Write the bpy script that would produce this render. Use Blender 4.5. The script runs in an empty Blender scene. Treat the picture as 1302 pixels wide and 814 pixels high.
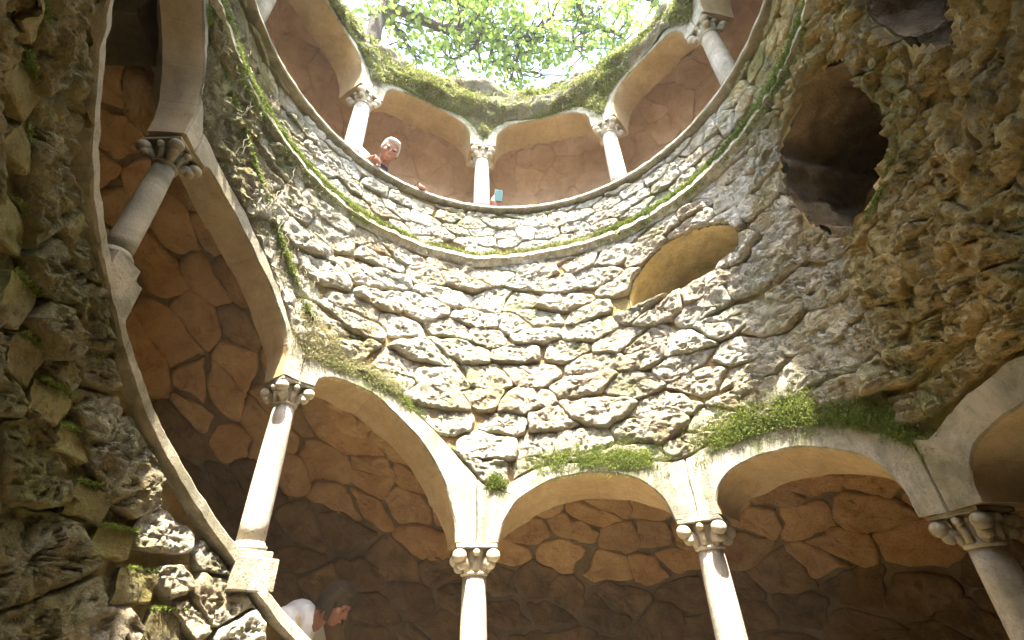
import bpy, bmesh, math, random
import numpy as np
from mathutils import Matrix, Vector

random.seed(7); RNG = np.random.default_rng(11)
SC = bpy.context.scene
COL = SC.collection
R = 1.75            # inner radius of the well (m)
Z0 = 1.6            # camera height above the well floor
RAD = math.radians

# ------------------------------------------------------------------ camera
cam_d = bpy.data.cameras.new("camera"); cam = bpy.data.objects.new("camera", cam_d); COL.objects.link(cam)
SC.camera = cam
cam_d.sensor_fit = 'HORIZONTAL'; cam_d.sensor_width = 36.0; cam_d.lens = 620.0 / 1302.0 * 36.0
cam_d.clip_start = 0.02; cam_d.clip_end = 2000
ELEV, ROLL, CX, CY = 0.5978, -0.0366, 0.04736, 0.9136
_f = Vector((0, math.cos(ELEV), math.sin(ELEV))); _u = Vector((0, -math.sin(ELEV), math.cos(ELEV))); _x = Vector((1, 0, 0))
_rt = _x * math.cos(ROLL) + _u * math.sin(ROLL); _up = -_x * math.sin(ROLL) + _u * math.cos(ROLL)
CAMP = Vector((-CX * R, -CY * R, Z0))
cam.matrix_world = Matrix(((_rt.x, _up.x, -_f.x, CAMP.x), (_rt.y, _up.y, -_f.y, CAMP.y), (_rt.z, _up.z, -_f.z, CAMP.z), (0, 0, 0, 1)))

# ------------------------------------------------------------------ sky, sun, exposure
SUN_AZ, SUN_EL = 171.5, 66.0
world = bpy.data.worlds.new("World"); SC.world = world; world.use_nodes = True
wn = world.node_tree.nodes; wl = world.node_tree.links
sky = wn.new('ShaderNodeTexSky'); sky.sky_type = 'NISHITA'; sky.sun_disc = False
sky.sun_elevation = RAD(SUN_EL); sky.sun_rotation = RAD(SUN_AZ); sky.air_density = 1.0; sky.dust_density = 2.5
wl.new(sky.outputs[0], wn['Background'].inputs[0]); wn['Background'].inputs[1].default_value = 0.15
sun_d = bpy.data.lights.new("sun", 'SUN'); sun_d.energy = 3.7; sun_d.angle = RAD(0.6); sun_d.color = (1.0, 0.945, 0.85)
sun = bpy.data.objects.new("sun", sun_d); COL.objects.link(sun)
_sd = Vector((math.sin(RAD(SUN_AZ)) * math.cos(RAD(SUN_EL)), math.cos(RAD(SUN_AZ)) * math.cos(RAD(SUN_EL)), math.sin(RAD(SUN_EL))))
sun.rotation_euler = (-_sd).to_track_quat('-Z', 'Y').to_euler(); sun.location = _sd * 30
SC.view_settings.view_transform = 'Standard'; SC.view_settings.look = 'None'; SC.view_settings.gamma = 1.0
SC.view_settings.use_curve_mapping = False
SC.view_settings.exposure = 3.55
SC.cycles.use_denoising = True
SC.cycles.diffuse_bounces = 6; SC.cycles.max_bounces = 10; SC.cycles.transparent_max_bounces = 4
SC.cycles.caustics_reflective = False; SC.cycles.caustics_refractive = False

# ------------------------------------------------------------------ noise
def _h(i, j, k):
    n = (i.astype(np.int64) * 374761393 + j.astype(np.int64) * 668265263 + k.astype(np.int64) * 2147483647) & 0xFFFFFFFF
    n = ((n ^ (n >> 13)) * 1274126177) & 0xFFFFFFFF
    n = ((n ^ (n >> 16)) * 2246822519) & 0xFFFFFFFF
    return ((n ^ (n >> 15)) & 0xFFFFFF) / float(0xFFFFFF) * 2 - 1
def vnoise(p):
    p = np.asarray(p, float); i = np.floor(p); f = p - i; f = f * f * f * (f * (f * 6 - 15) + 10); i = i.astype(np.int64)
    r = 0
    for a in (0, 1):
        for b in (0, 1):
            for c in (0, 1):
                w = (f[..., 0] if a else 1 - f[..., 0]) * (f[..., 1] if b else 1 - f[..., 1]) * (f[..., 2] if c else 1 - f[..., 2])
                r = r + w * _h(i[..., 0] + a, i[..., 1] + b, i[..., 2] + c)
    return r
def fbm(p, o=4, g=0.5, lac=2.03):
    s = 0; a = 1.0; t = 0; p = np.asarray(p, float)
    for q in range(o):
        s = s + a * vnoise(p * lac ** q + 17.3 * q); t += a; a *= g
    return s / t
def ridged(p, o=4):
    s = 0; a = 1.0; t = 0; p = np.asarray(p, float)
    for q in range(o):
        s = s + a * (1 - 2 * np.abs(vnoise(p * 2.1 ** q + 9.1 * q))); t += a; a *= 0.55
    return s / t

# ------------------------------------------------------------------ materials
def newmat(name):
    m = bpy.data.materials.new(name); m.use_nodes = True
    nt = m.node_tree; b = nt.nodes['Principled BSDF']
    b.inputs['Specular IOR Level'].default_value = 0.2
    return m, nt, b
class NB:
    """small node helper: everything is driven by world position"""
    def __init__(s, nt):
        s.nt = nt; s.geo = nt.nodes.new('ShaderNodeNewGeometry'); s.pos = s.geo.outputs['Position']
    def n(s, t, **k):
        x = s.nt.nodes.new(t)
        for a, v in k.items(): setattr(x, a, v)
        return x
    def link(s, a, b): s.nt.links.new(a, b)
    def noise(s, scale, detail=5, rough=0.6, dist=0.0, stretch=None, off=None):
        t = s.n('ShaderNodeTexNoise'); t.inputs['Scale'].default_value = scale; t.inputs['Detail'].default_value = detail
        t.inputs['Roughness'].default_value = rough; t.inputs['Distortion'].default_value = dist
        if stretch or off:
            mp = s.n('ShaderNodeMapping'); mp.inputs['Scale'].default_value = stretch or (1, 1, 1); mp.inputs['Location'].default_value = off or (0, 0, 0)
            s.link(s.pos, mp.inputs['Vector']); s.link(mp.outputs[0], t.inputs['Vector'])
        else: s.link(s.pos, t.inputs['Vector'])
        return t.outputs[0]
    def voro(s, scale, feature='F1', off=None):
        t = s.n('ShaderNodeTexVoronoi', feature=feature); t.inputs['Scale'].default_value = scale
        s.link(s.pos, t.inputs['Vector']); return t.outputs['Distance']
    def ramp(s, fac, stops):
        r = s.n('ShaderNodeValToRGB'); e = r.color_ramp.elements
        while len(e) < len(stops): e.new(0.5)
        for q, (p, c) in enumerate(stops):
            e[q].position = p; e[q].color = (c, c, c, 1) if isinstance(c, (int, float)) else (*c, 1)
        s.link(fac, r.inputs[0]); return r.outputs[0]
    def mix(s, fac, a, b, mode='MIX'):
        m = s.n('ShaderNodeMix', data_type='RGBA', blend_type=mode)
        for sock, v in ((m.inputs[0], fac), (m.inputs[6], a), (m.inputs[7], b)):
            if isinstance(v, (int, float)): sock.default_value = v
            elif isinstance(v, tuple): sock.default_value = (*v, 1)
            else: s.link(v, sock)
        return m.outputs[2]
    def math(s, op, a, b=0.0, clamp=False):
        m = s.n('ShaderNodeMath', operation=op, use_clamp=clamp)
        for q, v in enumerate((a, b)):
            if isinstance(v, (int, float)): m.inputs[q].default_value = v
            else: s.link(v, m.inputs[q])
        return m.outputs[0]
    def xyz(s):
        x = s.n('ShaderNodeSeparateXYZ'); s.link(s.pos, x.inputs[0]); return x.outputs
    def nz(s):
        x = s.n('ShaderNodeSeparateXYZ'); s.link(s.geo.outputs['Normal'], x.inputs[0]); return x.outputs[2]
    def tint(s, col, lo, hi, warm=0.0):
        oi = s.n('ShaderNodeObjectInfo'); r = s.ramp(oi.outputs['Random'], [(0.0, (lo, lo, lo)), (0.35, ((lo + hi) / 2 + warm, (lo + hi) / 2, (lo + hi) / 2 - warm)), (0.65, ((lo + hi) / 2, (lo + hi) / 2, (lo + hi) / 2)), (1.0, (hi, hi, hi))])
        return s.mix(1.0, col, r, 'MULTIPLY')
    def bump(s, h, strength, dist, prev=None):
        b = s.n('ShaderNodeBump'); b.inputs['Strength'].default_value = strength; b.inputs['Distance'].default_value = dist
        s.link(h, b.inputs['Height'])
        if prev is not None: s.link(prev, b.inputs['Normal'])
        return b.outputs[0]

def stone_mat(name, light, mid, dark, moss=0.5, ochre=0.5, side=True, pits=1.0, bumpd=0.030, streak=False):
    """weathered tufa: pale crust, pits, ochre staining, algae; damp brown plus painted shade on the flanks of the well"""
    m, nt, b = newmat(name); N = NB(nt)
    n1 = N.noise(3.1, 6, 0.65, 0.4); n2 = N.noise(18, 6, 0.7); n3 = N.noise(75, 6, 0.75)
    col = N.mix(N.ramp(n1, [(0.36, 0.0), (0.62, 1.0)]), mid, light)
    col = N.mix(N.ramp(n2, [(0.50, 0.0), (0.68, 0.6)]), col, tuple(x * 0.72 for x in mid))
    oc = N.ramp(N.noise(1.9, 5, 0.6, 0.6, off=(3, 1, 7)), [(0.47, 0.0), (0.66, ochre)])
    col = N.mix(oc, col, (0.36, 0.215, 0.075))
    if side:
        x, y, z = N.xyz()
        # flanks: damp brown staining and algae, with the shade there darkened in too
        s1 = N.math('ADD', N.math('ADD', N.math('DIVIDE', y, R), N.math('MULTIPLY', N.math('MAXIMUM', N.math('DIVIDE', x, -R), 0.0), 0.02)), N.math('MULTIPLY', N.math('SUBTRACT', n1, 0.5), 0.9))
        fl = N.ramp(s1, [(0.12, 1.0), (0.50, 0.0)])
        lf = N.ramp(N.math('ADD', N.math('DIVIDE', x, -R), N.math('MULTIPLY', N.math('SUBTRACT', n2, 0.5), 0.4)), [(0.55, 0.0), (0.95, 0.72)])  # painted shade: left side darkened where less light falls
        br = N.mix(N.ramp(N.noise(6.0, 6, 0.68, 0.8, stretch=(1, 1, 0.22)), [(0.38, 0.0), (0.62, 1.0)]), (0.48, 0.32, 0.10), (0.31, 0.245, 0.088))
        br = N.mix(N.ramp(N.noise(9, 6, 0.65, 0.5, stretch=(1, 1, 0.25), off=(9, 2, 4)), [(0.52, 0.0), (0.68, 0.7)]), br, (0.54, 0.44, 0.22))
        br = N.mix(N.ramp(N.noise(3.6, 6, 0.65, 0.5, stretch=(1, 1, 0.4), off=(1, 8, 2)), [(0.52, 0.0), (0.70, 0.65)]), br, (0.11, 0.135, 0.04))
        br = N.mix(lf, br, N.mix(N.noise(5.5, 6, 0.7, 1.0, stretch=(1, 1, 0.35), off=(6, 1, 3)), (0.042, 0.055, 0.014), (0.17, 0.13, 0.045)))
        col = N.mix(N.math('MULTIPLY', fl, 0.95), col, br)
    # dark lichen + pits
    li = N.ramp(N.noise(2.3, 8, 0.72, 0.3, off=(5, 5, 0)), [(0.56, 0.0), (0.70, 0.55)])
    col = N.mix(li, col, (0.085, 0.08, 0.055))
    pv = N.ramp(N.noise(48, 5, 0.7, 0.8), [(0.34, 1.0), (0.44, 0.0)])
    col = N.mix(N.math('MULTIPLY', pv, 0.55 * pits), col, dark)
    mo = N.ramp(N.math('ADD', N.noise(1.7, 7, 0.68, 0.3, off=(2, 6, 3)), N.math('MULTIPLY', N.nz(), 0.06)), [(0.45, 0.0), (0.56, moss * .4), (0.68, moss)])
    col = N.mix(mo, col, N.mix(n2, (0.10, 0.125, 0.02), (0.22, 0.24, 0.055)))
    col = N.tint(col, 0.72, 1.12, 0.05)
    nt.links.new(col, b.inputs['Base Color']); b.inputs['Roughness'].default_value = 0.92
    hgt = N.math('SUBTRACT', N.math('ADD', N.math('MULTIPLY', n2, 1.0), N.math('MULTIPLY', n3, 1.0)), N.math('MULTIPLY', pv, 0.75 * pits))
    nt.links.new(N.bump(hgt, 1.0, bumpd), b.inputs['Normal'])
    return m
def plain_stone(name, c1, c2, stain=(0.2, 0.22, 0.07), stainamt=0.5, scale=3.0, bumpd=0.004, dirt=0.5, rough=0.85, speck=0.3, tint=None, damp=None, streak=0.0):
    m, nt, b = newmat(name); N = NB(nt)
    n1 = N.noise(scale, 6, 0.62, 0.5); n2 = N.noise(scale * 9, 5, 0.65)
    col = N.mix(N.ramp(n1, [(0.35, 0.0), (0.65, 1.0)]), c1, c2)
    col = N.mix(N.ramp(N.noise(scale * 0.8, 6, 0.7, 0.6, off=(4, 2, 9)), [(0.53, 0.0), (0.68, stainamt)]), col, stain)
    col = N.mix(N.ramp(N.noise(scale * 2.2, 7, 0.75, 0.4, off=(7, 3, 1)), [(0.55, 0.0), (0.72, dirt)]), col, tuple(x * 0.35 for x in c1))
    sp = N.ramp(N.noise(120, 3, 0.5), [(0.33, 1.0), (0.42, 0.0)])
    col = N.mix(N.math('MULTIPLY', sp, speck), col, tuple(x * 0.4 for x in c1))
    if streak:
        st = N.ramp(N.noise(9.0, 7, 0.7, 0.4, stretch=(1, 1, 0.16), off=(8, 4, 2)), [(0.47, 0.0), (0.66, streak)])
        col = N.mix(st, col, (0.115, 0.11, 0.07))
        gr = N.ramp(N.noise(30, 6, 0.75, 0.3, off=(1, 5, 9)), [(0.48, 0.0), (0.62, streak * 0.8)])
        col = N.mix(gr, col, tuple(x * 0.5 for x in c1))
    if damp:  # dirty damp brown that also paints the flanks' shade into the stone
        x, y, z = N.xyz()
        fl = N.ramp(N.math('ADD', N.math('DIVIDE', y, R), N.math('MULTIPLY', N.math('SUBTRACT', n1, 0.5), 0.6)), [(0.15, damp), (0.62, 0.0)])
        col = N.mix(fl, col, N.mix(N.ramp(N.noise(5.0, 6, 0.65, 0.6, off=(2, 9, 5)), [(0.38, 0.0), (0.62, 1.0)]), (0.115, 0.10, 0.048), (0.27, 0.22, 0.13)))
    if tint: col = N.tint(col, *tint)
    nt.links.new(col, b.inputs['Base Color']); b.inputs['Roughness'].default_value = rough
    nt.links.new(N.bump(N.math('ADD', n2, N.math('MULTIPLY', sp, -0.5)), 0.7, bumpd), b.inputs['Normal'])
    return m
def simple(name, c, rough=0.7, var=0.25, scale=40, bumpd=0.0, spec=0.3, sss=0.0):
    m, nt, b = newmat(name); N = NB(nt)
    col = N.mix(N.noise(scale, 4), tuple(x * (1 - var) for x in c), tuple(min(1, x * (1 + var)) for x in c))
    nt.links.new(col, b.inputs['Base Color']); b.inputs['Roughness'].default_value = rough; b.inputs['Specular IOR Level'].default_value = spec
    if bumpd: nt.links.new(N.bump(N.noise(scale * 2, 4), 0.6, bumpd), b.inputs['Normal'])
    if sss: b.inputs['Subsurface Weight'].default_value = sss; b.inputs['Subsurface Radius'].default_value = (0.02, 0.008, 0.004)
    return m
def leafmat(name, a, b_, trans=0.45, scale=2.0):
    m, nt, b = newmat(name); N = NB(nt)
    col = N.mix(N.ramp(N.noise(scale, 4, 0.7), [(0.3, 0.0), (0.7, 1.0)]), a, b_)
    col = N.mix(N.ramp(N.noise(scale * 14, 2, 0.5), [(0.35, 0.0), (0.65, 0.6)]), col, tuple(x * 0.55 for x in a))
    nt.links.new(col, b.inputs['Base Color']); b.inputs['Roughness'].default_value = 0.6
    tr = N.n('ShaderNodeBsdfTranslucent'); nt.links.new(col, tr.inputs[0])
    mx = N.n('ShaderNodeMixShader'); mx.inputs[0].default_value = trans
    nt.links.new(b.outputs[0], mx.inputs[1]); nt.links.new(tr.outputs[0], mx.inputs[2])
    nt.links.new(mx.outputs[0], nt.nodes['Material Output'].inputs[0])
    return m

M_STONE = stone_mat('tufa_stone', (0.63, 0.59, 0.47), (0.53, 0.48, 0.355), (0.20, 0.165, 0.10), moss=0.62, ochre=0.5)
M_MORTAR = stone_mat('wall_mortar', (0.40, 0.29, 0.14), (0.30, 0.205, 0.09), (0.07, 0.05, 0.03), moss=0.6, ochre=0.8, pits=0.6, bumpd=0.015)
M_RIM = stone_mat('rim_rock', (0.30, 0.27, 0.19), (0.15, 0.135, 0.09), (0.05, 0.045, 0.03), moss=1.0, ochre=0.3, side=False, bumpd=0.03)
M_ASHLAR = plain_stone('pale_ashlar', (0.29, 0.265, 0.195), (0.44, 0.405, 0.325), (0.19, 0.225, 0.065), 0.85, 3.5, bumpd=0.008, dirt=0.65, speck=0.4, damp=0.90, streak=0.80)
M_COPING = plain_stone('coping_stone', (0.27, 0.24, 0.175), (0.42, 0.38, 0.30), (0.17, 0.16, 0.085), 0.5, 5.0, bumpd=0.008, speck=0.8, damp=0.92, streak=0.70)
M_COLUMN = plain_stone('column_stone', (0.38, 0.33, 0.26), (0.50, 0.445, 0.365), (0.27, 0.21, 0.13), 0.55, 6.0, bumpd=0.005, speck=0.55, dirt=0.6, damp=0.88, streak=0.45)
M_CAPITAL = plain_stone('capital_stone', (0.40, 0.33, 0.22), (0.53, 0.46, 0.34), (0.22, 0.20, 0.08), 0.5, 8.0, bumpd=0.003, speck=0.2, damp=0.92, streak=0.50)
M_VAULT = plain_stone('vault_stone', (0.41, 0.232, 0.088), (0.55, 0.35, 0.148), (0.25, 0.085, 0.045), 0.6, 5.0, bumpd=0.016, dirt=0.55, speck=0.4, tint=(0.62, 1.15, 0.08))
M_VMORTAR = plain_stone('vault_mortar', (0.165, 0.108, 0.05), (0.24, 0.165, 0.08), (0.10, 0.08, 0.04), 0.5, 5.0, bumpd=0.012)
M_BACK = plain_stone('back_wall_stone', (0.165, 0.095, 0.037), (0.27, 0.165, 0.07), (0.06, 0.055, 0.028), 0.7, 4.5, bumpd=0.02, dirt=0.6, speck=0.4, tint=(0.6, 1.15, 0.06))  # darker brown than the vault stones
M_UVAULT = plain_stone('upper_vault_stone', (0.37, 0.24, 0.15), (0.48, 0.335, 0.225), (0.28, 0.16, 0.09), 0.5, 4.0, bumpd=0.012, dirt=0.35, speck=0.25, tint=(0.85, 1.1, 0.03))
M_UMORTAR = plain_stone('upper_vault_mortar', (0.34, 0.22, 0.135), (0.43, 0.29, 0.19), (0.16, 0.10, 0.05), 0.5, 4.0, bumpd=0.01)
M_SOFFIT = plain_stone('window_soffit', (0.46, 0.35, 0.17), (0.58, 0.47, 0.26), (0.30, 0.31, 0.09), 0.7, 4.0, bumpd=0.012, dirt=0.5, speck=0.4, streak=0.40)
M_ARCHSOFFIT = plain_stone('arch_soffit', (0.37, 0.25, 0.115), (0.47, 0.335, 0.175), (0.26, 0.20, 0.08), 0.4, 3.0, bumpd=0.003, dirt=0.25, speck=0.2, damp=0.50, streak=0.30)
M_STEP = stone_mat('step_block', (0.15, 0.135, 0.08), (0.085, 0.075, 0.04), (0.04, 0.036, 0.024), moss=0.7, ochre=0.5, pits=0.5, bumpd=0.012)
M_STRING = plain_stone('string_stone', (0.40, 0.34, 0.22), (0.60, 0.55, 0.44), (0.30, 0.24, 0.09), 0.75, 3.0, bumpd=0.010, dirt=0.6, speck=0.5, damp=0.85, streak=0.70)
M_MOSSARCH = plain_stone('mossy_arch_stone', (0.26, 0.23, 0.14), (0.44, 0.40, 0.29), (0.13, 0.16, 0.04), 0.85, 5.0, bumpd=0.015, dirt=0.7, speck=0.5, streak=0.60)
M_EARTH = simple('earth', (0.10, 0.08, 0.05), 0.95, 0.4, 3, 0.02)
M_FLOOR = plain_stone('floor_stone', (0.42, 0.36, 0.27), (0.52, 0.46, 0.36), (0.3, 0.25, 0.15), 0.4, 2.0)
M_MOSS = leafmat('moss', (0.12, 0.165, 0.022), (0.25, 0.29, 0.05), 0.3, 5.0)
M_DRYMOSS = leafmat('dry_moss', (0.30, 0.27, 0.12), (0.42, 0.39, 0.20), 0.3, 5.0)
M_LEAF = leafmat('oak_leaf', (0.18, 0.28, 0.045), (0.30, 0.41, 0.09), 0.6, 1.6)
M_BARK = simple('oak_bark', (0.055, 0.043, 0.03), 0.95, 0.4, 18, 0.02)
M_ROOT = simple('dry_root', (0.20, 0.16, 0.10), 0.9, 0.3, 30)
M_SKIN = simple('skin', (0.24, 0.105, 0.065), 0.55, 0.12, 30, 0.0, 0.3)
M_EYE = simple('eye_dark', (0.03, 0.02, 0.015), 0.3)
M_LIP = simple('lip', (0.38, 0.15, 0.11), 0.5)
M_GREYHAIR = simple('grey_hair', (0.34, 0.33, 0.31), 0.6, 0.3, 90, 0.004)
M_BROWNHAIR = simple('ash_brown_hair', (0.045, 0.031, 0.016), 0.6, 0.8, 70, 0.004, 0.1)
M_BLACKCLOTH = simple('black_cloth', (0.018, 0.018, 0.022), 0.85, 0.3, 30, 0.004)
M_WHITECLOTH = simple('white_cotton', (0.68, 0.67, 0.65), 0.85, 0.05, 25, 0.006)
M_SAND = simple('sand_strap_cloth', (0.55, 0.45, 0.24), 0.85, 0.15, 25, 0.004)
M_PHONE = simple('teal_phone_back', (0.010, 0.042, 0.046), 0.7, 0.1, 10, 0.0, 0.05)
M_PHONERIM = simple('silver_phone_rim', (0.07, 0.075, 0.08), 0.6, 0.1, 10, 0.0, 0.1)
M_LENS = simple('phone_lens', (0.01, 0.01, 0.012), 0.1)

# ------------------------------------------------------------------ object helpers
def tag(o, label=None, cat=None, group=None, kind=None):
    for k, v in (('label', label), ('category', cat), ('group', group), ('kind', kind)):
        if v: o[k] = v
    if cat and 'kind' not in o: o['kind'] = 'thing'
    return o
def empty(name, loc=(0, 0, 0)):
    o = bpy.data.objects.new(name, None); COL.objects.link(o); o.location = loc; return o
def mk(name, V, F, mat, parent=None, smooth=True):
    me = bpy.data.meshes.new(name)
    me.from_pydata([tuple(map(float, v)) for v in V] if not isinstance(V, np.ndarray) else V.tolist(), [], F if isinstance(F, list) else F.tolist())
    me.update()
    if smooth is True: me.polygons.foreach_set('use_smooth', np.ones(len(me.polygons), bool))
    if smooth == 'auto':
        me.polygons.foreach_set('use_smooth', np.ones(len(me.polygons), bool)); me.set_sharp_from_angle(angle=RAD(38))
    me.materials.append(mat)
    o = bpy.data.objects.new(name, me); COL.objects.link(o)
    if parent is not None:
        o.parent = parent
        if parent.type == 'EMPTY' or True: o.matrix_parent_inverse = Matrix.Identity(4)
        if parent.location.length > 0 and parent.get('_baked'): o.matrix_parent_inverse = parent.matrix_basis.inverted()
    return o
def P(a, r, h):
    """azimuth (deg), radius, height (both in well radii, from the camera level) -> world"""
    a = np.radians(np.asarray(a, float)); r = np.asarray(r, float) * R; h = np.asarray(h, float)
    return np.stack(np.broadcast_arrays(r * np.sin(a), r * np.cos(a), Z0 + h * R), -1)
def grid_faces(nu, nv, closed_u=False):
    F = []
    for i in range(nu if closed_u else nu - 1):
        j = (i + 1) % nu
        for k in range(nv - 1): F.append((i * nv + k, j * nv + k, j * nv + k + 1, i * nv + k + 1))
    return F
def table(pts):
    x = np.array([p[0] for p in pts], float); y = np.array([p[1] for p in pts], float)
    return lambda a: np.interp(a, x, y)
def catmull(pts, n):
    p = np.array(pts, float); p = np.vstack([2 * p[0] - p[1], p, 2 * p[-1] - p[-2]])
    out = []
    for i in range(1, len(p) - 2):
        for t in np.linspace(0, 1, 12, endpoint=False):
            a, b, c, d = p[i - 1], p[i], p[i + 1], p[i + 2]
            out.append(0.5 * (2 * b + (c - a) * t + (2 * a - 5 * b + 4 * c - d) * t * t + (3 * b - a - 3 * c + d) * t ** 3))
    out.append(p[-2]); return resample(np.array(out), n)
def resample(p, n, closed=False):
    p = np.asarray(p, float)
    if closed: p = np.vstack([p, p[:1]])
    d = np.r_[0, np.cumsum(np.hypot(*(p[1:] - p[:-1]).T[:2]))]
    t = np.linspace(0, d[-1], n + 1 if closed else n)
    if closed: t = t[:-1]
    return np.stack([np.interp(t, d, p[:, k]) for k in range(p.shape[1])], 1)

# ------------------------------------------------------------------ layout tables (azimuth in degrees, heights in radii)
LCOL = [-130.0, -90.6, -53.6, -11.9, 34.0, 73.4, 112.0, 152.0, 192.0]
LCAP = [1.70, 1.263, 0.796, 0.321, 0.351, 0.238, 0.23, 0.23, 0.23]
UCOL = [-90.0, -52.6, -10.9, 33.0, 71.6]     # arcade left out on the unseen near side so the sun reaches lower
UCAP = 2.59
HPAR2 = 2.045                       # upper parapet top
EXT = table([(-132, 1.80), (-120, 1.79), (-112, 1.76), (-105.3, 1.70), (-99.6, 1.61), (-95, 1.45), (-91, 1.36), (-85.1, 1.33), (-75.3, 1.265), (-67.2, 1.165),
             (-61.5, 1.06), (-57.5, .95), (-54, .905), (-50.8, .90), (-41.7, .908), (-32.1, .867), (-20.3, .699), (-12.9, .567), (-10, .515), (-6, .515), (-3, .55), (1.2, .587),
             (8, .60), (15.3, .596), (25, .57), (31.9, .545), (35, .55), (38.8, .574), (48.8, .594), (55, .585), (61.7, .554), (70.5, .469), (74.6, .39), (78, .41), (83, .45),
             (90, .47), (105, .43), (112, .37), (118, .43), (132, .47), (146, .43), (152, .37), (160, .44), (172, .47), (186, .43), (192, .37)])
PAR = table([(-132, 1.36), (-118.8, 1.156), (-109.7, 1.011), (-103.8, .91), (-94.5, .782), (-86.7, .671), (-78.6, .546), (-67.9, .399), (-55.1, .235), (-48, .127), (-41.5, .045),
             (-30, -.09), (-20, -.18), (-11.9, -.24), (10, -.23), (34, -.2), (73.4, -.29), (112, -.3), (192, -.3)])
CEIL = table([(-150, 2.15), (-130, 2.08), (-108, 1.83), (-72, 1.35), (-40, .90), (-15, .70), (11, .575), (52, .52), (92, .43), (200, .43)])
STR = table([(-132, 1.66), (-100, 1.70), (-80, 1.68), (-57, 1.635), (-38, 1.625), (-14, 1.612), (9.6, 1.655), (34, 1.655), (59, 1.665), (76, 1.675), (100, 1.67), (228, 1.66)])
_top = table([(-102, 2.25), (-94, 2.9), (-80, 3.02), (-54, 3.13), (-41, 3.21), (-28, 3.28), (-15.5, 3.33), (0, 3.28), (10, 3.28), (29, 3.21), (45, 3.13), (66, 3.0), (92, 2.93), (102, 2.25)])  # rim drops at both ends, out of view, to admit the sun
FLOOR_H = -Z0 / R
GROUND_H = 2.93
WIN = np.array([(29.2, 1.31), (31.5, 1.40), (36.5, 1.48), (42.5, 1.52), (50, 1.50), (56, 1.445), (59.5, 1.385), (59.5, 1.28), (51, 1.262), (43, 1.252), (36, 1.25), (29.2, 1.25)])
HOLE = np.array([(78.3, 0.995), (74.2, 1.17), (72.8, 1.34), (75.8, 1.50), (82, 1.55), (88.5, 1.575), (94, 1.52), (96.8, 1.45), (96.6, 1.28), (95.2, 1.12), (86, 1.05)])
HOLE2 = HOLE + np.array([32.0, 0.06])
HOLES = [WIN, HOLE, HOLE2]

def inpoly(u, v, poly):
    u = np.asarray(u); v = np.asarray(v); ins = np.zeros(u.shape, bool); n = len(poly)
    for i in range(n):
        x1, y1 = poly[i]; x2, y2 = poly[(i + 1) % n]
        c = ((y1 > v) != (y2 > v)) & (u < (x2 - x1) * (v - y1) / (y2 - y1 + 1e-12) + x1); ins ^= c
    return ins
def cut_back(u, v, c, poly):
    """draw the corners of a block that reach into an opening back towards the block's own middle c (azimuth deg, h)"""
    u = u.copy(); v = v.copy(); ins = inpoly(u, v, poly)
    if ins.any():
        lo = np.zeros(ins.sum()); hi = np.ones(ins.sum()); x, y = u[ins], v[ins]
        for _ in range(14):
            m = (lo + hi) / 2; q = inpoly(x + (c[0] - x) * m, y + (c[1] - y) * m, poly); lo = np.where(q, m, lo); hi = np.where(q, hi, m)
        u[ins] = x + (c[0] - x) * hi; v[ins] = y + (c[1] - y) * hi
    return u, v

# ------------------------------------------------------------------ stones
def voronoi(u0, u1, v0, v1, du, dv, jit=0.33, seed=1):
    rg = np.random.default_rng(seed); S = []; row = 0; v = v0 + dv * 0.4
    while v < v1 + dv:
        off = (row % 2) * 0.5 + rg.uniform(-.2, .2); n = int((u1 - u0) / du) + 2
        for i in range(-1, n + 1):
            S.append((u0 + (i + off + rg.uniform(-jit, jit)) * du, v + rg.uniform(-jit, jit) * dv * 0.85))
        v += dv * rg.uniform(0.82, 1.2); row += 1
    S = np.array(S); Q = S / np.array([du, dv]); out = []
    for i in range(len(S)):
        if not (u0 <= S[i, 0] <= u1 and v0 - dv * .5 <= S[i, 1] <= v1 + dv * .5): continue
        d = ((Q - Q[i]) ** 2).sum(1); nb = np.argsort(d)[1:26]
        poly = [Q[i] + np.array(k) * 2.2 for k in ((-1, -1), (1, -1), (1, 1), (-1, 1))]
        for j in nb:
            mid = (Q[i] + Q[j]) / 2; nr = Q[j] - Q[i]; new = []
            for a in range(len(poly)):
                p, q = poly[a], poly[(a + 1) % len(poly)]; sp, sq = (p - mid) @ nr, (q - mid) @ nr
                if sp <= 0: new.append(p)
                if (sp < 0 < sq) or (sq < 0 < sp): new.append(p + (q - p) * sp / (sp - sq))
            poly = new
            if len(poly) < 3: break
        if len(poly) >= 3: out.append((S[i], np.array(poly) * np.array([du, dv])))
    return out
def chaikin(p, n=2, w=0.22):
    for _ in range(n):
        q = np.roll(p, -1, 0); p = np.stack([p * (1 - w) + q * w, p * w + q * (1 - w)], 1).reshape(-1, 2)
    return p
RINGS_BOLD = [(1.0, -0.6), (1.0, 0.40), (0.988, 0.72), (0.96, 0.90), (0.92, 0.98), (0.86, 1.02), (0.79, 1.04), (0.71, 1.05), (0.62, 1.06), (0.52, 1.06), (0.42, 1.06), (0.31, 1.06), (0.20, 1.06), (0.09, 1.06)]
RINGS_VAULT = [(1.0, -0.4), (1.0, 0.4), (0.97, 0.85), (0.88, 1.0), (0.72, 1.02), (0.52, 1.03), (0.3, 1.03)]
RINGS_FLAT = [(1.0, -0.3), (0.995, 0.5), (0.965, 0.9), (0.85, 1.0), (0.5, 1.02)]
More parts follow.
